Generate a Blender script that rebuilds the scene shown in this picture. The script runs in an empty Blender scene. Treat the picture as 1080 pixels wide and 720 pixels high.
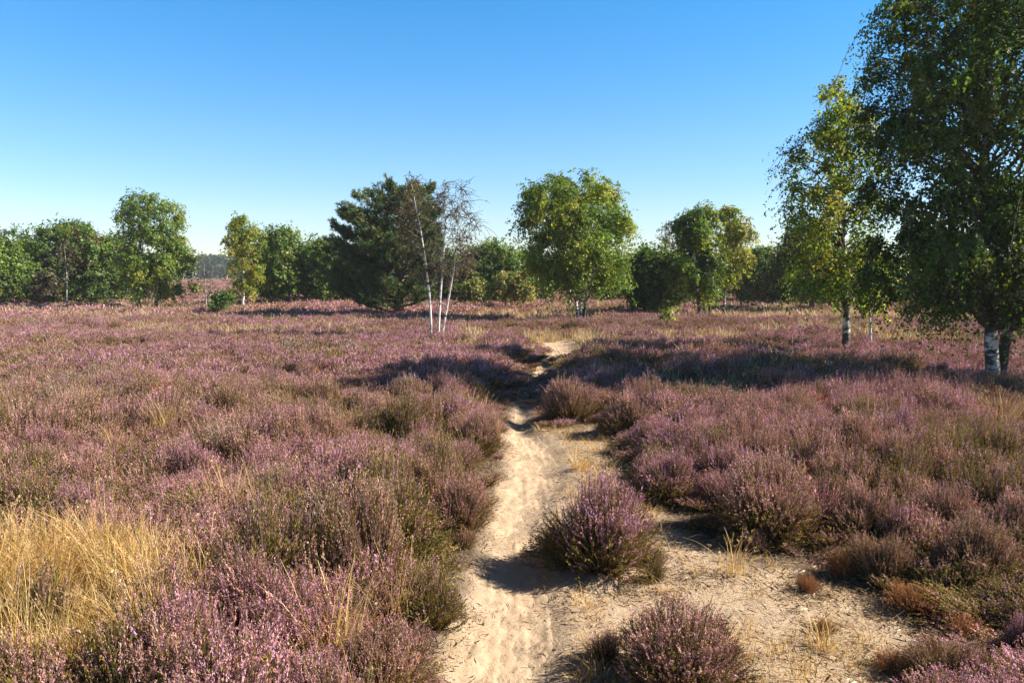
import bpy, math
import numpy as np
from mathutils import Vector

R = math.radians
rng = np.random.default_rng(7)
sc = bpy.context.scene
COL = sc.collection

# ------------------------------------------------------------------ camera model (photo is 1080 x 720)
F = 840.0
CH = 1.6
PITCH = math.atan((360 - 289) / F)
cp, sp = math.cos(PITCH), math.sin(PITCH)


def at(px, py, z=0.0):
    """ground point seen at photo pixel (px, py), at height z"""
    a, b = (px - 540) / F, -(py - 360) / F
    d = (a, cp + b * sp, -sp + b * cp)
    t = (z - CH) / d[2]
    return np.array([d[0] * t, d[1] * t, z])


def pix(x, y, z):
    """photo pixel of a world point (arrays)"""
    z = z - CH
    fw = y * cp - z * sp
    up = y * sp + z * cp
    return 540 + F * x / fw, 360 - F * up / fw


# ------------------------------------------------------------------ noise
_perm = rng.permutation(4096)
_val = rng.random(4096)


def vnoise(x, y, seed=0):
    x = np.asarray(x, float) + seed * 17.31
    y = np.asarray(y, float) + seed * 9.77
    xi, yi = np.floor(x).astype(int), np.floor(y).astype(int)
    fx, fy = x - xi, y - yi
    fx, fy = fx * fx * (3 - 2 * fx), fy * fy * (3 - 2 * fy)

    def h(i, j):
        return _val[_perm[(i + _perm[j & 4095]) & 4095]]
    a, b, c, d = h(xi, yi), h(xi + 1, yi), h(xi, yi + 1), h(xi + 1, yi + 1)
    return (a * (1 - fx) + b * fx) * (1 - fy) + (c * (1 - fx) + d * fx) * fy


def fbm(x, y, seed=0, o=3):
    s, a, n = 0, 0.5, 0
    for k in range(o):
        s = s + a * vnoise(np.asarray(x) * 2 ** k, np.asarray(y) * 2 ** k, seed + k)
        n += a
        a *= 0.5
    return s / n


def pip(x, y, poly):
    x, y = np.asarray(x), np.asarray(y)
    ins = np.zeros(x.shape, bool)
    n = len(poly)
    for i in range(n):
        x1, y1 = poly[i]
        x2, y2 = poly[(i + 1) % n]
        c = ((y1 > y) != (y2 > y))
        if y1 != y2:
            ins ^= c & (x < (x2 - x1) * (y - y1) / (y2 - y1) + x1)
    return ins


def pdist(x, y, poly):
    """distance to a closed polygon's outline"""
    x, y = np.asarray(x), np.asarray(y)
    best = np.full(x.shape, 1e9)
    n = len(poly)
    for i in range(n):
        x1, y1 = poly[i]
        x2, y2 = poly[(i + 1) % n]
        dx, dy = x2 - x1, y2 - y1
        L = dx * dx + dy * dy + 1e-12
        t = np.clip(((x - x1) * dx + (y - y1) * dy) / L, 0, 1)
        best = np.minimum(best, np.hypot(x - x1 - t * dx, y - y1 - t * dy))
    return best


def inset(x, y, poly):
    """signed distance, positive inside"""
    d = pdist(x, y, poly)
    return np.where(pip(x, y, poly), d, -d)


def wp(pts, z=0.0):
    return [tuple(at(a, b, z)[:2]) for a, b in pts]


# ------------------------------------------------------------------ zones on the ground
SAND = wp([(400, 860), (455, 720), (470, 690), (492, 650), (500, 610), (508, 575), (515, 550), (521, 520), (529, 500),
           (533, 470), (537, 450), (540, 437), (544, 424), (550, 408), (556, 400), (566, 400), (561, 412), (558, 428), (557, 447),
           (585, 452), (612, 450), (628, 446), (640, 462), (650, 490), (660, 520), (695, 545), (735, 572), (765, 586), (830, 592),
           (872, 608), (892, 628), (950, 650), (985, 668), (960, 700), (900, 740), (860, 860)])
TRACK = wp([(539, 442), (558, 442), (561, 415), (568, 402), (583, 388), (602, 374), (612, 366), (605, 359), (590, 357), (568, 359),
            (572, 367), (577, 376), (564, 388), (552, 402), (545, 418)])
# left and right edge of the trodden path: (py, left, right)
EDGES = [(900, 418, 640), (800, 440, 612), (720, 462, 592), (690, 474, 590), (650, 497, 592), (610, 503, 580), (575, 510, 572), (550, 516, 574), (520, 523, 585),
         (500, 531, 600), (470, 535, 590), (452, 537, 566), (440, 540, 557), (420, 548, 558), (402, 555, 565), (388, 568, 580), (376, 577, 602), (366, 575, 610), (358, 571, 600), (352, 560, 584)]
GOLD = wp([(-80, 690), (0, 626), (50, 612), (125, 618), (190, 636), (222, 672), (200, 715), (110, 745), (-80, 765)])
STRAW = [wp([(470, 357), (480, 349), (500, 344), (518, 348), (512, 360), (490, 366)], 0.2),
         wp([(555, 352), (570, 346), (640, 350), (652, 358), (600, 358)], 0.2),
         wp([(478, 333), (500, 326), (560, 323), (620, 325), (650, 331), (600, 336), (560, 340), (520, 337)], 0.2),
         wp([(640, 333), (700, 326), (900, 326), (1090, 330), (1090, 337), (900, 336), (760, 334)], 0.2),
         wp([(690, 352), (740, 348), (790, 350), (780, 358), (720, 360)], 0.2),
         wp([(105, 325), (150, 321), (215, 323), (210, 327), (140, 329)], 0.2)]
ALLSTRAW = STRAW + [GOLD]

_pl = np.array([at(l, y)[:2] for y, l, r in EDGES])
_pr = np.array([at(r, y)[:2] for y, l, r in EDGES])
PY = (_pl[:, 1] + _pr[:, 1]) / 2


def path_edges(y):
    return np.interp(y, PY, _pl[:, 0]), np.interp(y, PY, _pr[:, 0])


def trough(x, y):
    l, r = path_edges(y)
    c, w = (l + r) / 2, np.maximum((r - l) / 2, 0.08)
    f = np.exp(-((x - c) / (w * 0.95)) ** 4)
    return f * np.clip((24 - y) / 5, 0, 1)


def ground_z(x, y):
    x, y = np.asarray(x, float), np.asarray(y, float)
    z = (fbm(x / 3.1, y / 3.1, 1) - 0.5) * 0.13 + (fbm(x / 0.55, y / 0.55, 3, 2) - 0.5) * 0.035
    z = z + (fbm(x / 19, y / 19, 5) - 0.5) * 0.5 * np.clip((y - 18) / 25, 0, 1)
    return z * np.clip(1.2 - np.abs(y) / 500, 0.1, 1) - 0.055 * trough(x, y)


def sandiness(x, y):
    s = np.maximum(inset(x, y, SAND), inset(x, y, TRACK))
    return np.clip((s + 0.10 + (fbm(x / 0.22, y / 0.22, 8, 2) - 0.5) * 0.25) / 0.16, 0, 1)


# ------------------------------------------------------------------ mesh helpers
def mesh_np(name, verts, faces_n, loops, cols=None, smooth=False, mats=()):
    me = bpy.data.meshes.new(name)
    verts = np.ascontiguousarray(verts, np.float32)
    me.vertices.add(len(verts))
    me.vertices.foreach_set('co', verts.ravel())
    loops = np.ascontiguousarray(loops, np.int32).ravel()
    me.loops.add(len(loops))
    me.loops.foreach_set('vertex_index', loops)
    nf = len(loops) // faces_n
    me.polygons.add(nf)
    me.polygons.foreach_set('loop_start', np.arange(0, nf * faces_n, faces_n, dtype=np.int32))
    if cols is not None:
        a = me.attributes.new('Col', 'FLOAT_COLOR', 'FACE')
        c = np.ones((nf, 4), np.float32)
        c[:, :3] = cols
        a.data.foreach_set('color', c.ravel())
    if smooth:
        me.polygons.foreach_set('use_smooth', np.ones(nf, bool))
    me.update(calc_edges=True)
    for m in mats:
        me.materials.append(m)
    return me


def quad_mesh(name, Q, cols, mat):
    """Q: (N,4,3) loose quads"""
    Q = np.asarray(Q, np.float32).reshape(-1, 4, 3)
    n = len(Q)
    return mesh_np(name, Q.reshape(-1, 3), 4, np.arange(n * 4), cols, False, (mat,))


def link(name, me, parent=None, loc=None):
    o = bpy.data.objects.new(name, me)
    COL.objects.link(o)
    if parent is not None:
        o.parent = parent
    if loc is not None:
        o.location = [float(v) for v in loc]
    return o


def tag(o, label=None, cat=None, group=None, kind=None):
    for k, v in (('label', label), ('category', cat), ('group', group), ('kind', kind)):
        if v:
            o[k] = v
    return o


def empty(name, loc, label, cat, group=None):
    o = link(name, None, None, loc)
    o.empty_display_size = 0.2
    return tag(o, label, cat, group)


def unit(v):
    return v / (np.linalg.norm(v, axis=-1, keepdims=True) + 1e-9)


def rand_dirs(n, r):
    v = r.normal(size=(n, 3))
    return unit(v)


def tubes_mesh(name, polys, sides, mat, smooth=True):
    V, L, base = [], [], 0
    for pts, rad in polys:
        pts = np.asarray(pts, float)
        rad = np.asarray(rad, float)
        n = len(pts)
        tan = unit(np.gradient(pts, axis=0))
        ref = np.tile(np.array([0.31, 0.95, 0.05]), (n, 1))
        a = unit(np.cross(tan, ref))
        b = np.cross(tan, a)
        th = np.linspace(0, 2 * math.pi, sides, endpoint=False)
        ring = pts[:, None] + rad[:, None, None] * (a[:, None] * np.cos(th)[None, :, None] + b[:, None] * np.sin(th)[None, :, None])
        V.append(ring.reshape(-1, 3))
        i = np.arange(n - 1)[:, None] * sides
        j = np.arange(sides)[None]
        k = (j + 1) % sides
        L.append((np.stack([i + j, i + k, i + sides + k, i + sides + j], -1) + base).reshape(-1, 4))
        base += n * sides
    return mesh_np(name, np.concatenate(V), 4, np.concatenate(L), None, smooth, (mat,))


# ------------------------------------------------------------------ materials
def new_mat(name):
    m = bpy.data.materials.new(name)
    m.use_nodes = True
    nt = m.node_tree
    nt.nodes.clear()
    return m, nt, nt.nodes.new('ShaderNodeOutputMaterial')


def N(nt, t, **kw):
    n = nt.nodes.new(t)
    for k, v in kw.items():
        if k.startswith('i_'):
            n.inputs[k[2:].replace('_', ' ')].default_value = v
        else:
            setattr(n, k, v)
    return n


def mixcol(nt, fac, a, b, mode='MIX'):
    n = nt.nodes.new('ShaderNodeMix')
    n.data_type = 'RGBA'
    n.blend_type = mode
    for k, v in ((0, fac), (6, a), (7, b)):
        if hasattr(v, 'is_output'):
            nt.links.new(v, n.inputs[k])
        else:
            n.inputs[k].default_value = v if k == 0 else (*v, 1)
    return n.outputs[2]


def ramp(nt, src, stops):
    n = nt.nodes.new('ShaderNodeValToRGB')
    e = n.color_ramp.elements
    while len(e) < len(stops):
        e.new(0.5)
    for el, (p, c) in zip(e, stops):
        el.position = p
        el.color = (*c, 1) if len(c) == 3 else c
    nt.links.new(src, n.inputs[0])
    return n.outputs[0]


def noise(nt, scale, detail=3, coord=None, rough=0.55):
    n = N(nt, 'ShaderNodeTexNoise')
    n.inputs['Scale'].default_value = scale
    n.inputs['Detail'].default_value = detail
    n.inputs['Roughness'].default_value = rough
    if coord is not None:
        nt.links.new(coord, n.inputs['Vector'])
    return n.outputs['Fac']


def leaf_mat(name, trans=0.35, gloss=0.0, rough=0.5, tint=(1.15, 1.2, 0.55)):
    """face colours from the mesh; thin leaves let some light through"""
    m, nt, out = new_mat(name)
    at_ = N(nt, 'ShaderNodeAttribute', attribute_name='Col')
    di = N(nt, 'ShaderNodeBsdfDiffuse')
    tr = N(nt, 'ShaderNodeBsdfTranslucent')
    mx = N(nt, 'ShaderNodeMixShader')
    mx.inputs[0].default_value = trans
    nt.links.new(at_.outputs['Color'], di.inputs[0])
    nt.links.new(mixcol(nt, 1.0, at_.outputs['Color'], tint, 'MULTIPLY'), tr.inputs[0])
    nt.links.new(di.outputs[0], mx.inputs[1])
    nt.links.new(tr.outputs[0], mx.inputs[2])
    res = mx.outputs[0]
    if gloss:
        gl = N(nt, 'ShaderNodeBsdfGlossy')
        gl.inputs['Roughness'].default_value = rough
        m2 = N(nt, 'ShaderNodeMixShader')
        m2.inputs[0].default_value = gloss
        nt.links.new(res, m2.inputs[1])
        nt.links.new(gl.outputs[0], m2.inputs[2])
        res = m2.outputs[0]
    nt.links.new(res, out.inputs[0])
    return m


M_LEAF = leaf_mat('birch_leaf', 0.52, 0.02, 0.42, (1.25, 1.25, 0.5))
M_OAK = leaf_mat('oak_leaf', 0.45, 0.02, 0.45, (1.2, 1.25, 0.5))
M_NEEDLE = leaf_mat('pine_needle', 0.22, 0.03, 0.5, (1.2, 1.15, 0.7))
M_HEATH = leaf_mat('heather_shoots', 0.26, 0.0, 0.6, (1.1, 1.05, 0.8))
M_FLOWER = leaf_mat('heather_flowers', 0.22, 0.0, 0.6, (1.05, 0.95, 1.0))
M_GRASS = leaf_mat('dry_grass_blades', 0.30, 0.03, 0.45, (1.1, 1.05, 0.8))


def bark_mat(name, birch=True, base=(0.6, 0.57, 0.52), mark=0.47, footd=0.26):
    m, nt, out = new_mat(name)
    tc = N(nt, 'ShaderNodeTexCoord')
    mp = N(nt, 'ShaderNodeMapping')
    mp.inputs['Scale'].default_value = (1, 1, 3.2) if birch else (1, 1, 0.25)
    nt.links.new(tc.outputs['Object'], mp.inputs[0])
    n1 = noise(nt, 4.0 if birch else 22.0, 4, mp.outputs[0], 0.6)
    bs = N(nt, 'ShaderNodeBsdfPrincipled')
    bs.inputs['Roughness'].default_value = 0.75
    if birch:
        mk = ramp(nt, n1, [(mark, (0, 0, 0)), (mark + 0.08, (1, 1, 1))])
        n2 = noise(nt, 2.2, 4, tc.outputs['Object'], 0.6)
        sep = N(nt, 'ShaderNodeSeparateXYZ')
        nt.links.new(tc.outputs['Object'], sep.inputs[0])
        # rough black bark towards the foot of an old stem
        mr = N(nt, 'ShaderNodeMapRange')
        for i, v in enumerate((0.0, 1.5, footd, 0.02)):
            mr.inputs[i + 1].default_value = v
        nt.links.new(sep.outputs[2], mr.inputs[0])
        ad = N(nt, 'ShaderNodeMath', operation='ADD')
        nt.links.new(n2, ad.inputs[0])
        nt.links.new(mr.outputs[0], ad.inputs[1])
        mk2 = ramp(nt, ad.outputs[0], [(0.58, (0, 0, 0)), (0.66, (1, 1, 1))])
        mxm = N(nt, 'ShaderNodeMath', operation='MAXIMUM')
        nt.links.new(mk, mxm.inputs[0])
        nt.links.new(mk2, mxm.inputs[1])
        c = mixcol(nt, mxm.outputs[0], base, (0.035, 0.03, 0.028))
    else:
        c = ramp(nt, n1, [(0.3, tuple(v * 0.45 for v in base)), (0.7, base)])
    nt.links.new(c, bs.inputs['Base Color'])
    bp = N(nt, 'ShaderNodeBump')
    bp.inputs['Strength'].default_value = 0.6
    bp.inputs['Distance'].default_value = 0.02
    nt.links.new(n1, bp.inputs['Height'])
    nt.links.new(bp.outputs[0], bs.inputs['Normal'])
    nt.links.new(bs.outputs[0], out.inputs[0])
    return m


M_BIRCH = bark_mat('birch_bark')
M_BIRCHY = bark_mat('young_birch_bark', True, (0.60, 0.57, 0.52), 0.54, 0.08)
M_OAKB = bark_mat('oak_bark', False, (0.16, 0.125, 0.095))
M_PINEB = bark_mat('pine_bark', False, (0.24, 0.13, 0.075))
M_TWIG = bark_mat('birch_twig', False, (0.13, 0.098, 0.078))
M_PALE = bark_mat('pale_birch_branch', False, (0.36, 0.31, 0.27))
M_GREYB = bark_mat('grey_dead_wood', False, (0.45, 0.41, 0.36))


def sand_graph(nt, bs, path):
    geo = N(nt, 'ShaderNodeNewGeometry')
    P = geo.outputs['Position']
    n_big = noise(nt, 1.1, 4, P)
    n_mid = noise(nt, 7.0, 5, P, 0.65)
    n_fine = noise(nt, 70.0, 4, P, 0.7)
    n_grain = noise(nt, 420.0, 2, P, 0.8)
    if path:
        c = ramp(nt, n_mid, [(0.3, (0.41, 0.285, 0.185)), (0.55, (0.50, 0.365, 0.24)), (0.8, (0.55, 0.415, 0.285))])
        c = mixcol(nt, ramp(nt, n_fine, [(0.60, (0, 0, 0)), (0.72, (0.7, 0.7, 0.7))]), c, (0.26, 0.19, 0.13))
    else:
        c = ramp(nt, n_mid, [(0.3, (0.33, 0.24, 0.16)), (0.55, (0.44, 0.33, 0.225)), (0.8, (0.50, 0.385, 0.265))])
        lit = ramp(nt, n_fine, [(0.53, (0, 0, 0)), (0.68, (0.6, 0.6, 0.6))])
        c = mixcol(nt, mixcol(nt, 1.0, lit, ramp(nt, n_big, [(0.42, (0.1, 0.1, 0.1)), (0.62, (1, 1, 1))]), 'MULTIPLY'), c, (0.15, 0.115, 0.085))
        c = mixcol(nt, ramp(nt, n_big, [(0.52, (0, 0, 0)), (0.75, (0.55, 0.55, 0.55))]), c, (0.46, 0.335, 0.16))
    c = mixcol(nt, 0.5, c, ramp(nt, n_grain, [(0.3, (0.62, 0.62, 0.62)), (0.7, (1.2, 1.2, 1.2))]), 'MULTIPLY')
    return P, c, n_mid, n_fine, n_grain


def bump_chain(nt, bs, items):
    prev = None
    for h, s, d in items:
        b = N(nt, 'ShaderNodeBump')
        b.inputs['Strength'].default_value = s
        b.inputs['Distance'].default_value = d
        nt.links.new(h, b.inputs['Height'])
        if prev is not None:
            nt.links.new(prev, b.inputs['Normal'])
        prev = b.outputs[0]
    nt.links.new(prev, bs.inputs['Normal'])


def ground_mat():
    m, nt, out = new_mat('heath_soil')
    bs = N(nt, 'ShaderNodeBsdfPrincipled')
    bs.inputs['Roughness'].default_value = 0.95
    P, c, n_mid, n_fine, n_grain = sand_graph(nt, bs, False)
    at_ = N(nt, 'ShaderNodeAttribute', attribute_name='Zone')
    sx = N(nt, 'ShaderNodeSeparateColor')
    nt.links.new(at_.outputs['Color'], sx.inputs[0])
    soil = ramp(nt, n_fine, [(0.3, (0.05, 0.035, 0.025)), (0.6, (0.13, 0.09, 0.06)), (0.8, (0.2, 0.14, 0.09))])
    straw = ramp(nt, n_mid, [(0.3, (0.26, 0.17, 0.10)), (0.55, (0.46, 0.33, 0.17)), (0.8, (0.55, 0.42, 0.24))])
    far = ramp(nt, noise(nt, 0.13, 5, P, 0.6), [(0.35, (0.30, 0.20, 0.15)), (0.5, (0.36, 0.23, 0.19)), (0.65, (0.50, 0.38, 0.24))])
    b = mixcol(nt, sx.outputs[2], soil, far)
    b = mixcol(nt, sx.outputs[1], b, straw)
    b = mixcol(nt, sx.outputs[0], b, c)
    nt.links.new(b, bs.inputs['Base Color'])
    bump_chain(nt, bs, [(n_mid, 0.7, 0.04), (n_fine, 0.8, 0.012), (n_grain, 0.5, 0.002)])
    nt.links.new(bs.outputs[0], out.inputs[0])
    return m


def path_mat():
    m, nt, out = new_mat('trodden_sand')
    bs = N(nt, 'ShaderNodeBsdfPrincipled')
    bs.inputs['Roughness'].default_value = 0.95
    P, c, n_mid, n_fine, n_grain = sand_graph(nt, bs, True)
    c2 = sand_graph(nt, bs, False)[1]
    at_ = N(nt, 'ShaderNodeAttribute', attribute_name='Zone')
    sx = N(nt, 'ShaderNodeSeparateColor')
    nt.links.new(at_.outputs['Color'], sx.inputs[0])
    c = mixcol(nt, sx.outputs[0], c2, c)
    nt.links.new(c, bs.inputs['Base Color'])
    bump_chain(nt, bs, [(n_mid, 0.6, 0.03), (n_fine, 0.6, 0.008), (n_grain, 0.5, 0.002)])
    nt.links.new(bs.outputs[0], out.inputs[0])
    return m


# ------------------------------------------------------------------ ground and path
def build_ground():
    U = np.concatenate([np.linspace(-1.9, -0.75, 60, endpoint=False), np.linspace(-0.75, 0.75, 360), np.linspace(0.75, 1.9, 61)[1:]])
    w = np.concatenate([np.geomspace(5.0, 9.0, 40, endpoint=False), np.geomspace(9.0, 30, 420, endpoint=False), np.geomspace(30, 3500, 260)])
    Y = w - 8
    yy, uu = np.meshgrid(Y, U, indexing='ij')
    xx = uu * (yy + 8)
    zz = ground_z(xx, yy)
    far = np.clip((yy - 200) / 1000, 0, 1)
    zz = zz * (1 - far)
    v = np.stack([xx, yy, zz], -1).reshape(-1, 3)
    nr, nc = len(Y), len(U)
    i = np.arange(nr - 1)[:, None] * nc
    j = np.arange(nc - 1)[None]
    q = np.stack([i + j, i + j + 1, i + nc + j + 1, i + nc + j], -1).reshape(-1, 4)
    me = mesh_np('ground', v, 4, q, None, True, (ground_mat(),))
    x, y = v[:, 0], v[:, 1]
    z = np.zeros((len(v), 4), np.float32)
    z[:, 0] = sandiness(x, y)
    st = np.full(len(v), -1e9)
    for p in ALLSTRAW:
        st = np.maximum(st, inset(x, y, p))
    z[:, 1] = np.clip(st / 0.5 + fbm(x / 0.8, y / 0.8, 21) - 0.3, 0, 1)
    z[:, 2] = np.clip((y - 45) / 40, 0, 1)
    z[:, 3] = 1
    a = me.attributes.new('Zone', 'FLOAT_COLOR', 'POINT')
    a.data.foreach_set('color', z.ravel())
    o = link('ground', me)
    tag(o, 'sandy heath soil under the heather', None, None, 'structure')


def build_path():
    ys = np.geomspace(1.6, 24.0, 620)
    s = np.linspace(-1, 1, 41)
    l, r = path_edges(ys)
    wob = (fbm(ys / 0.35, ys * 0, 31, 3) - 0.5) * 0.10
    wob2 = (fbm(ys / 0.35, ys * 0 + 7, 33, 3) - 0.5) * 0.10
    l, r = l + wob, r + wob2
    yy = np.repeat(ys[:, None], len(s), 1)
    c, hw = (l + r) / 2, np.maximum((r - l) / 2, 0.07)
    xx = c[:, None] + s[None] * hw[:, None]
    zz = ground_z(xx, yy) + 0.006
    e = np.abs(s)[None]
    zz = zz - 0.035 * np.clip((e - 0.6) / 0.4, 0, 1) ** 2
    # a faint bicycle rut and trodden hollows
    for off, dep, wd, ph in ((0.12, 0.007, 0.022, 0.0), (-0.30, 0.005, 0.02, 1.7)):
        rx = c[:, None] + off * hw[:, None] + 0.035 * np.sin(yy * 1.3 + ph) + 0.02 * np.sin(yy * 3.1 + 2 * ph)
        zz = zz - dep * np.exp(-((xx - rx) / wd) ** 2) * np.clip(fbm(yy / 0.8, yy * 0 + off, 37, 2) * 3 - 0.8, 0, 1)
    rr = np.random.default_rng(5)
    for k in range(60):
        fy = 1.9 + 11 * rr.random() ** 1.4
        li, ri = path_edges(fy)
        fx = (li + ri) / 2 + rr.normal() * 0.35 * (ri - li) / 2
        ang = rr.normal() * 0.35
        ux, uy = (xx - fx) * math.cos(ang) - (yy - fy) * math.sin(ang), (xx - fx) * math.sin(ang) + (yy - fy) * math.cos(ang)
        g = (ux / 0.05) ** 2 + (uy / 0.12) ** 2
        zz = zz - 0.009 * rr.random() * np.exp(-g)
    zz = zz + (fbm(xx / 0.10, yy / 0.15, 41, 3) - 0.5) * 0.014 + (fbm(xx / 0.028, yy / 0.55, 49, 2) - 0.5) * 0.009 + (fbm(xx / 0.035, yy / 0.05, 43, 2) - 0.5) * 0.010
    v = np.stack([xx, yy, zz], -1).reshape(-1, 3)
    nr, nc = len(ys), len(s)
    i = np.arange(nr - 1)[:, None] * nc
    j = np.arange(nc - 1)[None]
    q = np.stack([i + j, i + j + 1, i + nc + j + 1, i + nc + j], -1).reshape(-1, 4)
    me = mesh_np('path', v, 4, q, None, True, (path_mat(),))
    ew = np.clip((0.80 - np.repeat(e, nr, 0) + (fbm(xx / 0.12, yy / 0.2, 57, 3) - 0.5) * 0.7) / 0.35, 0, 1).ravel()
    za = np.ones((len(v), 4), np.float32)
    za[:, 0] = ew
    me.attributes.new('Zone', 'FLOAT_COLOR', 'POINT').data.foreach_set('color', za.ravel())
    o = link('path', me)
    tag(o, 'narrow trodden path of pale sand winding through the heather', None, None, 'structure')


build_ground()
build_path()

# ------------------------------------------------------------------ heather
# flower palettes (linear albedo)
MAUVE = [(0.60, 0.34, 0.48), (0.54, 0.28, 0.39), (0.44, 0.22, 0.26), (0.53, 0.32, 0.39), (0.45, 0.25, 0.24), (0.38, 0.20, 0.17)]
DUSTY = [(0.47, 0.26, 0.235), (0.40, 0.225, 0.18), (0.51, 0.32, 0.29), (0.35, 0.20, 0.14), (0.48, 0.27, 0.275), (0.42, 0.27, 0.19)]
SPENT = [(0.34, 0.215, 0.135), (0.42, 0.29, 0.18), (0.29, 0.17, 0.11), (0.46, 0.34, 0.22), (0.39, 0.25, 0.20)]
OLIVE = [(0.216, 0.186, 0.038), (0.156, 0.156, 0.034), (0.264, 0.186, 0.048), (0.12, 0.102, 0.029)]
BROWN = [(0.216, 0.126, 0.05), (0.288, 0.168, 0.072), (0.156, 0.096, 0.043), (0.192, 0.156, 0.038)]
GREY = [(0.36, 0.30, 0.25), (0.26, 0.21, 0.17), (0.44, 0.38, 0.32)]
RUST = [(0.42, 0.15, 0.05), (0.32, 0.11, 0.04), (0.48, 0.22, 0.08), (0.26, 0.10, 0.045), (0.40, 0.24, 0.12)]
STYLES = {  # flower palette, foliage palette, share of shoots in flower
    'mauve': (MAUVE + DUSTY[:2], OLIVE + BROWN[:1], 0.88),
    'dusty': (DUSTY, BROWN + OLIVE[:2], 0.85),
    'spent': (SPENT + DUSTY[:1], BROWN, 0.75),
    'olive': (MAUVE[:1] + DUSTY + SPENT, OLIVE, 0.42),
    'grey': (GREY + SPENT[:2], GREY + BROWN[:2], 0.5),
    'rust': (RUST, RUST + BROWN[:1], 0.5),
}


def pick(pal, n, r, var=0.16):
    c = np.array(pal)[r.integers(0, len(pal), n)]
    return c * np.exp(r.normal(size=(n, 1)) * var)


def rquads(p, a, b, sa, sb):
    """rhombus-like leaf: long axis a half-length sa, short axis b half-width sb"""
    sa = np.asarray(sa).reshape(-1, 1)
    sb = np.asarray(sb).reshape(-1, 1)
    return np.stack([p - a * sa, p + b * sb + a * sa * 0.15, p + a * sa, p - b * sb + a * sa * 0.15], 1)


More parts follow.
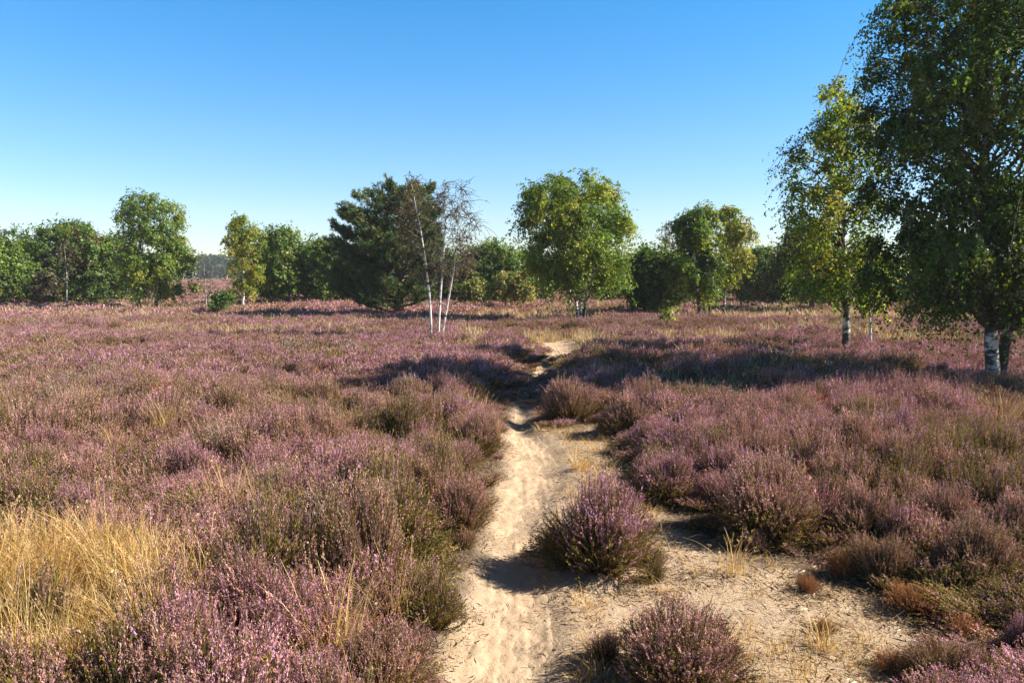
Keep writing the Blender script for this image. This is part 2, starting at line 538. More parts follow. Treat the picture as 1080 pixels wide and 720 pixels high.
def heather_quads(n, Rr, H, style, seed, lod, flat=0.75, upright=0.0, square=False):
    """one bush of n wiry shoots: (foliage quads, colours, flower quads, colours); lod 0 is the finest"""
    r = np.random.default_rng(seed)
    fp, lp, share = STYLES[style]
    # several leaning sub-clumps of unlike height make one lopsided bush
    K = 8
    ck = np.stack([np.cos(np.arange(K) * 2.4 + seed), np.sin(np.arange(K) * 2.4 + seed)], 1) * (Rr * 0.62 * np.sqrt((np.arange(K) + 0.3) / K))[:, None]
    ck += r.normal(size=(K, 2)) * Rr * 0.10
    rk = Rr * (0.34 + 0.20 * r.random(K))
    hk = (0.68 + 0.36 * r.random(K)) * (1 - 0.25 * (np.linalg.norm(ck, axis=1) / Rr) ** 2)
    lean = r.normal(size=2) * 0.10 * Rr
    tone = np.exp(r.normal(size=K) * 0.16)
    sub = r.integers(0, K, n)
    th = r.random(n) * 2 * math.pi
    u = np.sqrt(r.random(n)) * (0.88 + 0.24 * r.random(n))
    xy = ck[sub] + (rk[sub] * u)[:, None] * np.stack([np.cos(th), np.sin(th)], 1) + lean
    rad = np.linalg.norm(xy, axis=1) / Rr
    dep = 1 - 0.50 * r.random(n) ** 2.0 + 0.18 * r.random(n) ** 6
    hz = H * hk[sub] * np.maximum(1 - flat * (0.55 * u ** 2.2 + 0.5 * np.clip(rad, 0, 1.2) ** 3), 0.15) * dep
    tip = np.concatenate([xy, hz[:, None]], 1)
    base = np.stack([tip[:, 0] * 0.25 + ck[sub, 0] * 0.2 + r.normal(size=n) * 0.02, tip[:, 1] * 0.25 + ck[sub, 1] * 0.2 + r.normal(size=n) * 0.02, np.zeros(n)], 1)
    ro = np.clip(rad, 0, 1.1)
    ctl = np.stack([tip[:, 0] * (0.86 - 0.30 * ro), tip[:, 1] * (0.86 - 0.30 * ro), tip[:, 2] * (0.40 + 0.28 * ro)], 1) + r.normal(size=(n, 3)) * 0.034
    flo = r.random(n) < share * (0.10 + 0.90 * np.clip((tip[:, 2] / H - 0.27) / 0.28, 0, 1))
    shade = np.exp(r.normal(size=n) * 0.12) * tone[sub]

    def B(t):
        t = t[..., None]
        return (1 - t) ** 2 * base[:, None] + 2 * t * (1 - t) * ctl[:, None] + t * t * tip[:, None]

    def T(t):
        t = t[..., None]
        return unit(2 * (1 - t) * (ctl - base)[:, None] + 2 * t * (tip - ctl)[:, None])
    FQ, FC, LQ, LC = [], [], [], []
    L = np.linalg.norm(tip - base, axis=1) + 0.05
    spike = np.clip((0.075 + 0.05 * r.random(n)) / L, 0.08, 0.5)        # share of the shoot that carries bells
    nf, nl = ((20, 16), (8, 7), (3, 3))[lod]
    fs = (0.0028, 0.0058, 0.0165)[lod]
    ls = ((0.0085, 0.0019), (0.018, 0.0042), (0.036, 0.010))[lod]
    el = (1.9, 2.2, 2.0)[lod]
    # bells
    t = 1 - spike[:, None] * r.random((n, nf)) ** 0.9
    p = B(t) + r.normal(size=(n, nf, 3)) * (0.0024, 0.004, 0.009)[lod]
    tg = T(t)
    a = unit(tg + (0.42, 0.22, 0.3)[lod] * r.normal(size=(n, nf, 3)))
    b = unit(np.cross(a, r.normal(size=(n, nf, 3))))
    k = np.repeat(flo[:, None], nf, 1)
    taper = 0.75 + 0.5 * (1 - t) / spike[:, None]
    sz = fs * taper * (0.75 + 0.6 * r.random((n, nf)))
    cs = pick(fp, n, r)
    c = (cs * shade[:, None])[:, None] * np.exp(r.normal(size=(n, nf, 1)) * 0.10)
    FQ.append(rquads(p[k], a[k], b[k], sz[k] * el, sz[k] * 0.62))
    FC.append(c[k])
    # scale leaves on the shoot below (all the way up where it does not flower)
    top = np.where(flo, 1 - spike * 0.9, 1.0)[:, None]
    t = top * (0.30 + 0.70 * r.random((n, nl)) ** 0.75)
    p = B(t) + r.normal(size=(n, nl, 3)) * (0.0035, 0.008, 0.015)[lod]
    a = unit(T(t) + 0.38 * r.normal(size=(n, nl, 3)))
    b = unit(np.cross(a, r.normal(size=(n, nl, 3))))
    s = 0.7 + 0.7 * r.random((n, nl))
    cl = pick(lp, n, r)
    c = (cl * shade[:, None])[:, None] * np.exp(r.normal(size=(n, nl, 1)) * 0.22)
    LQ.append(rquads(p.reshape(-1, 3), a.reshape(-1, 3), b.reshape(-1, 3), (s * ls[0]).ravel(), (s * ls[1]).ravel()))
    LC.append(c.reshape(-1, 3))
    # wiry stems
    if lod < 2:
        seg = (4, 2)[lod]
        tt = np.linspace(0.0, 0.93, seg + 1)
        wd = (0.0013, 0.0022)[lod]
        pp = B(np.tile(tt, (n, 1)))
        side = unit(np.cross(T(np.tile(tt, (n, 1))), r.normal(size=(n, 1, 3))))
        w = np.linspace(1.6, 0.7, seg + 1)[None, :, None] * wd
        A, Bq = pp - side * w, pp + side * w
        q = np.stack([A[:, :-1], Bq[:, :-1], Bq[:, 1:], A[:, 1:]], 2).reshape(-1, 4, 3)
        LQ.append(q)
        LC.append(np.repeat(pick([(0.13, 0.085, 0.055), (0.20, 0.14, 0.10), (0.10, 0.07, 0.045)], n, r), seg, 0))
    if lod == 0:
        # bare woody stems low down
        m = 40
        th = r.random(m) * 6.283
        e = np.stack([Rr * (0.25 + 0.6 * r.random(m)) * np.cos(th), Rr * (0.25 + 0.6 * r.random(m)) * np.sin(th), H * (0.08 + 0.4 * r.random(m))], 1)
        b0 = np.concatenate([r.normal(size=(m, 2)) * 0.03, np.zeros((m, 1))], 1)
        c0 = e * np.array([0.6, 0.6, 0.25]) + r.normal(size=(m, 3)) * 0.02
        tt = np.linspace(0, 1, 5)[None, :, None]
        pp = (1 - tt) ** 2 * b0[:, None] + 2 * tt * (1 - tt) * c0[:, None] + tt * tt * e[:, None]
        side = unit(np.cross(e - b0, r.normal(size=(m, 3))))[:, None]
        w = np.linspace(0.0045, 0.0014, 5)[None, :, None]
        A, Bq = pp - side * w, pp + side * w
        LQ.append(np.stack([A[:, :-1], Bq[:, :-1], Bq[:, 1:], A[:, 1:]], 2).reshape(-1, 4, 3))
        LC.append(np.repeat(pick([(0.16, 0.11, 0.08), (0.30, 0.24, 0.19), (0.10, 0.07, 0.05)], m, r), 4, 0))
    return np.concatenate(LQ), np.concatenate(LC), np.concatenate(FQ), np.concatenate(FC)


def two_mat_mesh(name, LQ, LC, FQ, FC):
    me = quad_mesh(name, np.concatenate([LQ, FQ]), np.concatenate([LC, FC]), M_HEATH)
    me.materials.append(M_FLOWER)
    mi = np.zeros(len(LQ) + len(FQ), np.int32)
    mi[len(LQ):] = 1
    me.polygons.foreach_set('material_index', mi)
    return me


# ---- grass blades
STRAWC = [(0.64, 0.42, 0.13), (0.56, 0.34, 0.09), (0.68, 0.50, 0.22), (0.50, 0.30, 0.08), (0.57, 0.43, 0.21)]
GREENC = [(0.24, 0.24, 0.06), (0.34, 0.30, 0.09), (0.20, 0.21, 0.05), (0.42, 0.36, 0.14)]
FARC = [(0.46, 0.36, 0.25), (0.40, 0.28, 0.19), (0.34, 0.24, 0.17), (0.44, 0.30, 0.17)]
PALEC = [(0.62, 0.53, 0.38), (0.54, 0.43, 0.27), (0.48, 0.40, 0.25)]


def grass_quads(n, Rr, H, pal, seed, wd=0.0022, lean=0.5, seg=4, heads=0.15):
    r = np.random.default_rng(seed)
    th = r.random(n) * 2 * math.pi
    rad = Rr * np.sqrt(r.random(n))
    base = np.stack([rad * np.cos(th), rad * np.sin(th), np.zeros(n)], 1)
    ph = th + r.normal(size=n) * 0.9
    d = np.stack([np.cos(ph), np.sin(ph), np.zeros(n)], 1)
    L = H * (0.4 + 0.75 * r.random(n))
    ln = lean * (0.25 + r.random(n)) * (0.4 + rad / Rr)
    t = np.linspace(0, 1, seg + 1)
    p = base[:, None] + d[:, None] * (ln * L)[:, None, None] * (t[None, :, None] ** 1.9) + np.array([0, 0, 1])[None, None] * (L[:, None] * (t[None] - 0.28 * ln[:, None] * t[None] ** 3))[..., None]
    side = np.stack([-np.sin(ph + r.normal(size=n) * 0.7), np.cos(ph + r.normal(size=n) * 0.7), np.zeros(n)], 1)
    w = wd * (0.7 + 0.7 * r.random(n))[:, None, None] * (1 - 0.8 * t ** 1.5)[None, :, None]
    A, Bq = p - side[:, None] * w, p + side[:, None] * w
    q = np.stack([A[:, :-1], Bq[:, :-1], Bq[:, 1:], A[:, 1:]], 2).reshape(-1, 4, 3)
    c = np.repeat(pick(pal, n, r), seg, 0)
    # feathery seed heads
    k = np.where(r.random(n) < heads)[0]
    if len(k):
        m = 9
        tt = r.random((len(k), m)) * 0.28
        hp = p[k, -1][:, None] + (p[k, -2] - p[k, -1])[:, None] * tt[..., None] * 1.2 + r.normal(size=(len(k), m, 3)) * 0.004
        ax = unit((p[k, -1] - p[k, -2])[:, None] + 0.02 * r.normal(size=(len(k), m, 3)))
        bx = unit(np.cross(ax, r.normal(size=(len(k), m, 3))))
        hq = rquads(hp.reshape(-1, 3), ax.reshape(-1, 3), bx.reshape(-1, 3), np.full(len(k) * m, wd * 4.5), np.full(len(k) * m, wd * 1.1))
        q = np.concatenate([q, hq])
        c = np.concatenate([c, np.repeat(pick([(0.5, 0.36, 0.2), (0.42, 0.28, 0.15)], len(k), r), m, 0)])
    return q, c


# ---- scatter: one object whose points carry small plants
def scatter(name, kind_label, pts, var, rot, scl, protos):
    me = bpy.data.meshes.new(name)
    me.vertices.add(len(pts))
    me.vertices.foreach_set('co', np.ascontiguousarray(pts, np.float32).ravel())
    for nm, ty, key, arr in (('variant', 'INT', 'value', np.asarray(var, np.int32)), ('rot', 'FLOAT_VECTOR', 'vector', np.asarray(rot, np.float32)), ('scl', 'FLOAT_VECTOR', 'vector', np.asarray(scl, np.float32))):
        a = me.attributes.new(nm, ty, 'POINT')
        a.data.foreach_set(key, np.ascontiguousarray(arr).ravel())
    o = link(name, me)
    ng = bpy.data.node_groups.new(name, 'GeometryNodeTree')
    ng.interface.new_socket('Geometry', in_out='INPUT', socket_type='NodeSocketGeometry')
    ng.interface.new_socket('Geometry', in_out='OUTPUT', socket_type='NodeSocketGeometry')
    gi, go = ng.nodes.new('NodeGroupInput'), ng.nodes.new('NodeGroupOutput')
    L = ng.links.new

    def attr(nm, ty):
        n = ng.nodes.new('GeometryNodeInputNamedAttribute')
        n.data_type = ty
        n.inputs['Name'].default_value = nm
        return n.outputs['Attribute']
    av, ar, asc = attr('variant', 'INT'), attr('rot', 'FLOAT_VECTOR'), attr('scl', 'FLOAT_VECTOR')
    e2r = ng.nodes.new('FunctionNodeEulerToRotation')
    L(ar, e2r.inputs[0])
    mp = ng.nodes.new('GeometryNodeMeshToPoints')
    L(gi.outputs[0], mp.inputs['Mesh'])
    jn = ng.nodes.new('GeometryNodeJoinGeometry')
    for i, pm in enumerate(protos):
        po = bpy.data.objects.new(pm.name, pm)          # only a source of shape for the plants of this object
        oi = ng.nodes.new('GeometryNodeObjectInfo')
        oi.inputs['Object'].default_value = po
        oi.inputs['As Instance'].default_value = False
        cmp_ = ng.nodes.new('FunctionNodeCompare')
        cmp_.data_type = 'INT'
        cmp_.operation = 'EQUAL'
        ai = [s for s in cmp_.inputs if s.type == 'INT']
        L(av, ai[0])
        ai[1].default_value = i
        ip = ng.nodes.new('GeometryNodeInstanceOnPoints')
        L(mp.outputs[0], ip.inputs['Points'])
        L(cmp_.outputs[0], ip.inputs['Selection'])
        L(oi.outputs['Geometry'], ip.inputs['Instance'])
        L(e2r.outputs[0], ip.inputs['Rotation'])
        L(asc, ip.inputs['Scale'])
        L(ip.outputs[0], jn.inputs[0])
    L(jn.outputs[0], go.inputs[0])
    md = o.modifiers.new('plants', 'NODES')
    md.node_group = ng
    for pm in protos:
        for m in pm.materials:
            if m.name not in [x.name for x in me.materials if x]:
                me.materials.append(m)
    tag(o, kind_label, None, None, 'stuff')
    return o


def canopy(x, y):
    """height of the heather canopy: mounds and hollows, lower far away"""
    n = fbm(x / 1.15, y / 1.15, 51, 2)
    m = fbm(x / 4.5, y / 4.5, 61, 2)
    k = np.clip((16 - y) / 8, 0.35, 1)
    h = 0.36 + (0.42 * np.clip((n - 0.25) / 0.5, 0, 1) - 0.21) * k + 0.10 * (m - 0.5)
    return h


def style_pick(x, y, r):
    """index into the six styles, in patches"""
    n = len(x)
    a = fbm(x / 1.7, y / 1.7, 71, 3) + 0.10 * r.normal(size=n)
    b = fbm(x / 3.3, y / 3.3, 81, 3) + 0.08 * r.normal(size=n)
    s = np.where(a > 0.50 - 0.06 * (y > 8), 0, 1)                       # mauve / dusty
    s = np.where(a < 0.40 - 0.05 * (y > 9), 3, s)                       # olive
    dry = b + 0.16 * np.clip((x - 1.8) / 2.5, 0, 1) * np.clip((10 - y) / 5, 0, 1)
    s = np.where(dry > 0.62 + 0.14 * np.clip((y - 8) / 4, 0, 1), 2, s)                     # spent
    s = np.where(dry > 0.84, 4, s)                     # grey
    u = r.random(n)
    s = np.where(u < 0.02, 4, s)
    s = np.where(u > 0.994, 5, s)
    s = np.where((y > 14) & (s == 3) & (r.random(n) < 0.75), 1, s)
    s = np.where((y > 9) & (y < 14) & (s == 3) & (r.random(n) < 0.45), 1, s)
    return s


SN = ['mauve', 'dusty', 'spent', 'olive', 'grey', 'rust']
# hand placed bushes: (px, py of the middle of the foot, width px, height px, style, label)
BUSH = [
    (632, 596, 160, 124, 'mauve', 'lone round heather bush with mauve tips standing in the middle of the sandy path'),
    (716, 722, 206, 112, 'dusty', 'small brownish pink heather bush on the sand at the bottom edge, right of the path'),
    (600, 441, 74, 60, 'dusty', 'rounded heather bush at the right edge where the path narrows'),
    (662, 458, 84, 58, 'dusty', 'heather bush behind the sandy clearing, directly behind the brightest pink bush'),
    (703, 524, 92, 70, 'mauve', 'brightest pink heather bush, on the edge of the clearing behind the lone path bush'),
    (812, 560, 160, 112, 'dusty', 'largest heather mound, broad and leaning over the shaded edge of the clearing'),
    (932, 606, 96, 72, 'spent', 'upright heather bush with pale bare stems and pinkish tips beside rust coloured sprigs'),
    (1032, 612, 120, 92, 'spent', 'faded brownish heather bush at the right edge behind the orange dead sprigs'),
    (1000, 712, 120, 48, 'spent', 'low sparse heather bush in the bottom right, in front of the rusty sprigs'),
    (1084, 690, 70, 70, 'mauve', 'dark heather bush cut off by the right edge near the bottom corner'),
    (505, 478, 66, 66, 'dusty', 'heather bush pressing against the left edge of the path below its narrow part'),
    (484, 566, 96, 84, 'dusty', 'heather bush on the left path edge opposite the lone bush'),
    (448, 668, 120, 100, 'olive', 'olive green heather bush leaning over the left path edge near the bottom'),
    (405, 742, 140, 110, 'dusty', 'dusty pink heather bush cut by the bottom edge, at the left border of the path'),
    (318, 712, 190, 130, 'mauve', 'big rose pink heather bush filling the bottom left of centre'),
    (70, 775, 210, 84, 'dusty', 'heather bush in front of the golden grass at the bottom left'),
    (215, 566, 150, 70, 'olive', 'olive green heather mound behind the golden grass'),
    (385, 548, 92, 62, 'mauve', 'mauve tipped heather bush above a dark hollow, left of the path'),
    (118, 460, 150, 48, 'mauve', 'wide mauve heather mound with a dark shaded foot in the left field'),
    (760, 455, 96, 56, 'dusty', 'heather bush between the tree shadow and the large mound on the right'),
    (30, 508, 80, 36, 'grey', 'bleached grey heather bush at the left edge behind the golden grass'),
]
RUSTY = [
    (890, 604, 46, 40, 'small rust red dead heather at the left foot of the upright pale stemmed bush'),
    (968, 636, 92, 40, 'sprawling orange dead heather in front of the upright pale stemmed bush'),
    (1012, 664, 70, 34, 'low rust brown dead heather between the orange dead sprigs and the right edge'),
    (940, 700, 54, 30, 'low reddish brown heather sprigs on the sand just left of the low sparse heather bush'),
    (850, 618, 40, 26, 'small reddish dead heather tucked under the shaded foot of the largest mound'),
    (872, 660, 30, 22, 'tiny rust orange heather seedling alone on the sand'),
]

# near prototypes: fine bushes, each of two parts
PROTO = {}


def bush_proto(style, k):
    key = (style, k)
    if key not in PROTO:
        q = heather_quads(1900 if style != 'rust' else 520, 0.36, 0.44, style, 100 + k * 13 + 7 * SN.index(style), 0, 0.70 if style != 'rust' else 0.5)
        PROTO[key] = (quad_mesh('foliage', q[0], q[1], M_HEATH), quad_mesh('flower_spikes', q[2], q[3], M_FLOWER))
    return PROTO[key]


def place_bush(x, y, sx, sz, rz, style, k, label, group=None, name='heather_bush'):
    f, s = bush_proto(style, k)
    o = empty(name, (x, y, float(ground_z(x, y)) - 0.01), label, 'heather', group)
    o.rotation_euler = (0, 0, rz)
    o.scale = (sx, sx * (0.92 + 0.16 * ((k * 37 % 10) / 10)), sz)
    link('foliage', f, o)
    link('flower_spikes', s, o)
    return o


taken = []
for i, (px, py, w, h, st, lab) in enumerate(BUSH):
    p = at(px, py)
    m = p[1] / F
    Rw, Hh = w * m / 2, h * m
    # the seen height holds some depth of the crown
    place_bush(p[0], p[1], Rw / 0.36 * 0.98, max(0.22, min(0.62, Hh * 0.92)) / 0.44, rng.random() * 6.28, st, i % 3, lab)
    taken.append((p[0], p[1], Rw))
for i, (px, py, w, h, lab) in enumerate(RUSTY):
    p = at(px, py)
    m = p[1] / F
    place_bush(p[0], p[1], w * m / 2 / 0.36, h * m / 0.44, rng.random() * 6.28, 'rust', i % 2, lab, None, 'dead_heather')
    taken.append((p[0], p[1], w * m / 2))

# interlocking bushes of the near mass
r = np.random.default_rng(11)
nb = 0
for tr in range(6000):
    y = 1.9 + 5.6 * r.random() ** 0.8
    x = (r.random() * 2 - 1) * (0.70 * y + 0.5)
    if x < 0 and y < 2.1:
        continue
    Rr = 0.26 + 0.16 * r.random()
    xs, ys = np.array([x]), np.array([y])
    if inset(xs, ys, SAND)[0] > -Rr * 0.72 or inset(xs, ys, TRACK)[0] > -Rr * 0.7 or inset(xs, ys, GOLD)[0] > -Rr * 0.7:
        continue
    if any(math.hypot(x - a, y - b) < (c + Rr) * 0.62 for a, b, c in taken):
        continue
    st = SN[int(style_pick(xs, ys, r)[0])]
    if st in ('rust', 'grey'):
        st = 'spent'
    h = float(canopy(xs, ys)[0]) * (0.9 + 0.25 * r.random())
    if y < 2.6:
        h = min(h, 0.36)
    lab, grp = (('heather bush interlocked with its neighbours in the mass left of the path', 'heather bushes massed left of the path') if x < 0.1 else
                ('faded heather bush interlocked with its neighbours in the mass right of the clearing', 'heather bushes massed right of the clearing'))
    place_bush(x, y, Rr / 0.36, h / 0.44, r.random() * 6.28, st, r.integers(0, 3), lab, grp)
    taken.append((x, y, Rr))
    nb += 1
    if nb > 150:
        break
print('near bushes', nb)

# the rest of the heather: one ground cover
protos, pidx = [], {}
for lod, (n, Rr, H) in enumerate(((420, 0.24, 0.42), (330, 0.30, 0.42), (200, 0.50, 0.42))):
    for si, st in enumerate(SN):
        for k in range(2 if si < 4 else 1):
            q = heather_quads(n, Rr, H, st, 500 + lod * 100 + si * 10 + k, lod, 0.45)
            pidx.setdefault((lod, si), []).append(len(protos))
            protos.append(two_mat_mesh('heather_tuft', *q))


def jgrid(y0, y1, sp, half, r):
    ys = np.arange(y0, y1, sp)
    X, Y = [], []
    for y in ys:
        w = half(y)
        xs = np.arange(-w, w, sp)
        X.append(xs + (r.random(len(xs)) - 0.5) * sp * 1.1)
        Y.append(y + (r.random(len(xs)) - 0.5) * sp * 1.1)
    return np.concatenate(X), np.concatenate(Y)


def openness(x, y):
    o = fbm(x / 5.5, y / 2.6, 95, 3) - 0.14 * ((y < 19) & (x < 2))
    return o + 0.15 * np.clip((y - 21) / 12, 0, 1) * (x > -3) + 0.17 * np.clip((y - 30) / 5, 0, 1)


r = np.random.default_rng(23)
AX, AY, AL = [], [], []
for lod, y0, y1, gsp in ((0, 0.9, 10.5, 0.20), (1, 10.5, 26, 0.23), (2, 26, 75, 0.43)):
    x, y = jgrid(y0, y1, gsp, lambda yy: 0.80 * yy + 2.0, r)
    AX.append(x); AY.append(y); AL.append(np.full(len(x), lod))
fx, fy = jgrid(75, 210, 1.15, lambda yy: 0.55 * yy, r)
fk = (fx / fy > -0.52) & (fx / fy < -0.26)
AX.append(fx[fk]); AY.append(fy[fk]); AL.append(np.full(fk.sum(), 2))
x, y, lod = np.concatenate(AX), np.concatenate(AY), np.concatenate(AL)
h = canopy(x, y)
sd = np.maximum(inset(x, y, SAND), inset(x, y, TRACK))
keep = sd < -0.13 - 0.1 * r.random(len(x)) + 0.12 * ((y > 9.6) & (y < 17))
keep &= ~((np.abs(x) < 0.45) & (y < 1.7))
st = np.full(len(x), -1e9)
for p in ALLSTRAW:
    st = np.maximum(st, inset(x, y, p))
keep &= (st < -0.05) | (r.random(len(x)) < np.where(y < 6, 0.10, 0.05))
# bare gaps between the clumps and open straw ground farther off
gap = fbm(x / 1.6, y / 1.6, 91, 3)
keep &= (gap > 0.30) | (r.random(len(x)) < 0.25)
opn = openness(x, y)
keep &= (opn < 0.66) | (r.random(len(x)) < 0.2)
near = np.zeros(len(x), bool)
for a, b, c in taken:
    near |= np.hypot(x - a, y - b) < c * 0.40
keep &= ~near
# fade to the path: low at the edge
edge = np.clip((-sd - 0.08) / 0.55, 0.35, 1)
x, y, lod, h, edge = x[keep], y[keep], lod[keep], h[keep], edge[keep]
h = h * edge * (0.72 + 0.46 * r.random(len(x)))
h = np.where(y < 2.4, np.minimum(h, 0.30), h)
fx, fy = [], []
for a, b, c in taken[:len(BUSH)]:
    if b < 9 and -0.8 < inset(np.array([a]), np.array([b]), SAND)[0]:
        for q in range(5):
            t_ = r.random() * 6.283
            px_, py_ = a + c * (0.62 + 0.4 * r.random()) * math.cos(t_), b + c * (0.62 + 0.4 * r.random()) * math.sin(t_)
            l2, r2 = path_edges(py_)
            clear = all(math.hypot(px_ - a2, py_ - b2) > c2 + 0.12 for a2, b2, c2 in taken[len(BUSH):len(BUSH) + len(RUSTY)])
            if clear and max(l2 - px_, px_ - r2) > 0.05:
                fx.append(px_)
                fy.append(py_)
x, y, lod = np.concatenate([x, fx]), np.concatenate([y, fy]), np.concatenate([lod, np.zeros(len(fx), int)])
h = np.concatenate([h, 0.06 + 0.12 * r.random(len(fx))])
nfoot = len(fx)
sty = style_pick(x, y, r)
var = np.array([pidx[(l, s)][r.integers(0, len(pidx[(l, s)]))] for l, s in zip(lod, sty)])
rot = np.stack([r.normal(size=len(x)) * 0.17, r.normal(size=len(x)) * 0.17, r.random(len(x)) * 6.28], 1)
wsc = (0.85 + 0.4 * r.random(len(x))) * np.where(y > 75, 1.9, 1.0)
wsc[len(x) - nfoot:] *= 0.38
scl = np.stack([wsc, wsc, np.maximum(h, 0.05) / 0.42], 1)
scatter('heather', 'purple brown heather covering the heath', np.stack([x, y, ground_z(x, y) - 0.01], 1), var, rot, scl, protos)
print('heather tufts', len(x))

# ------------------------------------------------------------------ dry grass
gp = []
for k in range(3):
    gp.append(quad_mesh('grass_tuft', *grass_quads(150, 0.10, 0.43, STRAWC, 800 + k, 0.0016, 0.55), M_GRASS))     # 0-2 golden near
for k in range(2):
    gp.append(quad_mesh('grass_tuft', *grass_quads(80, 0.09, 0.34, GREENC + STRAWC[:2], 810 + k, 0.0015, 0.6), M_GRASS))  # 3-4 greenish
for k in range(2):
    gp.append(quad_mesh('grass_tuft', *grass_quads(70, 0.22, 0.36, PALEC + FARC + STRAWC[:1], 820 + k, 0.006, 0.5, 3, 0.1), M_GRASS))   # 5-6 mid
for k in range(2):
    gp.append(quad_mesh('grass_tuft', *grass_quads(60, 0.40, 0.34, FARC, 830 + k, 0.016, 0.5, 2, 0.0), M_GRASS))  # 7-8 far
gp.append(quad_mesh('grass_tuft', *grass_quads(36, 0.07, 0.10, STRAWC + PALEC, 840, 0.0014, 1.2, 3, 0.0), M_GRASS))         # 9 cropped on sand
r = np.random.default_rng(31)
G = []


def add_grass(x, y, var, s, sz=None):
    n = len(x)
    s = np.asarray(s) * np.ones(n)
    sz = s if sz is None else sz
    G.append((x, y, np.asarray(var) * np.ones(n, int), s, sz))


x, y = jgrid(1.0, 4.6, 0.075, lambda yy: 0.8 * yy + 1.2, r)
k = inset(x, y, GOLD) > -0.12 * r.random(len(x))
x, y = x[k], y[k]
k = fbm(x / 0.4, y / 0.4, 44, 2) > 0.36
add_grass(x[k], y[k], r.integers(0, 3, k.sum()), 0.46 + 0.62 * r.random(k.sum()) ** 1.4)
# olive and straw blades coming up between the near heather
x, y = jgrid(1.8, 9.0, 0.19, lambda yy: 0.75 * yy + 1, r)
sd = np.maximum(inset(x, y, SAND), inset(x, y, TRACK))
d2g = -inset(x, y, GOLD)
pr = (0.05 - 0.03 * (x > 0.8)) + 0.5 * np.exp(-np.clip(d2g, 0, 9) / 0.5) + 0.13 * (fbm(x / 1.4, y / 1.4, 46) > 0.58) * (1 - 0.8 * (x > 0.8)) * (1 - 0.8 * ((x > -1.3) & (y < 4.2)))
k = (sd < -0.1) & (r.random(len(x)) < pr) & ((x < 0.6) | (y > 6))
add_grass(x[k], y[k], r.choice([0, 1, 3, 3, 4, 4], k.sum()), 0.7 + 0.45 * r.random(k.sum()))
# thin tufts on the clearing
x, y = jgrid(1.9, 8.5, 0.11, lambda yy: 0.7 * yy, r)
sd = inset(x, y, SAND)
l_, r_ = path_edges(y)
offp = np.maximum(l_ - x, x - r_)
k = (sd > 0.0) & (offp > 0.06) & (r.random(len(x)) < 0.10 + 0.6 * (fbm(x / 0.5, y / 0.5, 47) > 0.53))
add_grass(x[k], y[k], 9, 0.5 + 0.8 * r.random(k.sum()))
# mid field
x, y = jgrid(8.5, 26, 0.30, lambda yy: 0.8 * yy + 2, r)
st = np.full(len(x), -1e9)
for p in STRAW:
    st = np.maximum(st, inset(x, y, p))
sd = np.maximum(inset(x, y, SAND), inset(x, y, TRACK))
opn = openness(x, y)
k = (sd < -0.1) & ((st > 0) | (opn > 0.66) | (r.random(len(x)) < 0.02))
add_grass(x[k], y[k], r.integers(5, 7, k.sum()), 0.6 + 0.5 * r.random(k.sum()))
x, y = jgrid(26, 75, 0.55, lambda yy: 0.8 * yy + 2, r)
st = np.full(len(x), -1e9)
for p in STRAW:
    st = np.maximum(st, inset(x, y, p))
opn = openness(x, y)
k = (st > 0) | (opn > 0.64) | (r.random(len(x)) < 0.05)
add_grass(x[k], y[k], r.integers(7, 9, k.sum()), 0.55 + 0.5 * r.random(k.sum()))
x = np.concatenate([g[0] for g in G]); y = np.concatenate([g[1] for g in G]); v = np.concatenate([g[2] for g in G])
s = np.concatenate([g[3] for g in G])
rot = np.stack([r.normal(size=len(x)) * 0.12, r.normal(size=len(x)) * 0.12, r.random(len(x)) * 6.28], 1)
scatter('dry_grass', 'golden and bleached dry grass among the heather', np.stack([x, y, ground_z(x, y) - 0.005], 1), v, rot, np.stack([s, s, s * (0.85 + 0.3 * r.random(len(x)))], 1), gp)
print('grass', len(x))

# single tufts one can point at
for i, (px, py, hh, pal, n, lab) in enumerate([
        (772, 604, 0.24, STRAWC, 46, 'thin golden grass tuft on the sand in front of the largest heather mound'),
        (612, 492, 0.20, STRAWC, 90, 'low yellow grass tuft just behind the lone path bush'),
        (868, 678, 0.16, STRAWC, 60, 'short straw coloured grass tuft on the sand below the rust orange seedling'),
        (820, 396, 0.50, PALEC, 130, 'tall bleached grass tuft in the tree shadow left of the slim birch'),
]):
    p = at(px, py)
    q = grass_quads(n, 0.07 if i < 3 else 0.5, hh, pal, 900 + i, 0.0018 if i < 3 else 0.006, 0.7, 5, 0.3)
    o = link('grass_tuft', quad_mesh('grass_tuft', q[0], q[1], M_GRASS), None, (p[0], p[1], float(ground_z(p[0], p[1])) - 0.004))
    tag(o, lab, 'grass tuft')

# litter on the sand: twigs, dead leaves and pebbly crumbs
lp = []
for k in range(4):
    rr = np.random.default_rng(60 + k)
    n = 26
    c = np.concatenate([rr.normal(size=(n, 2)) * 0.07, 0.004 + 0.006 * rr.random((n, 1))], 1)
    a = unit(np.concatenate([rr.normal(size=(n, 2)), rr.normal(size=(n, 1)) * 0.12], 1))
    b = unit(np.cross(a, np.array([0, 0, 1.0]) + 0.5 * rr.normal(size=(n, 3))))
    q = rquads(c, a, b, 0.004 + 0.034 * rr.random(n) ** 2.5, 0.0014 + 0.0022 * rr.random(n))
    lp.append(quad_mesh('litter', q, pick([(0.12, 0.085, 0.06), (0.22, 0.16, 0.10), (0.40, 0.30, 0.18), (0.08, 0.06, 0.045), (0.5, 0.40, 0.25), (0.3, 0.17, 0.08)], n, rr), M_GRASS))
r = np.random.default_rng(71)
x, y = jgrid(1.8, 10, 0.085, lambda yy: 0.7 * yy, r)
sd = inset(x, y, SAND)
l_, r_ = path_edges(y)
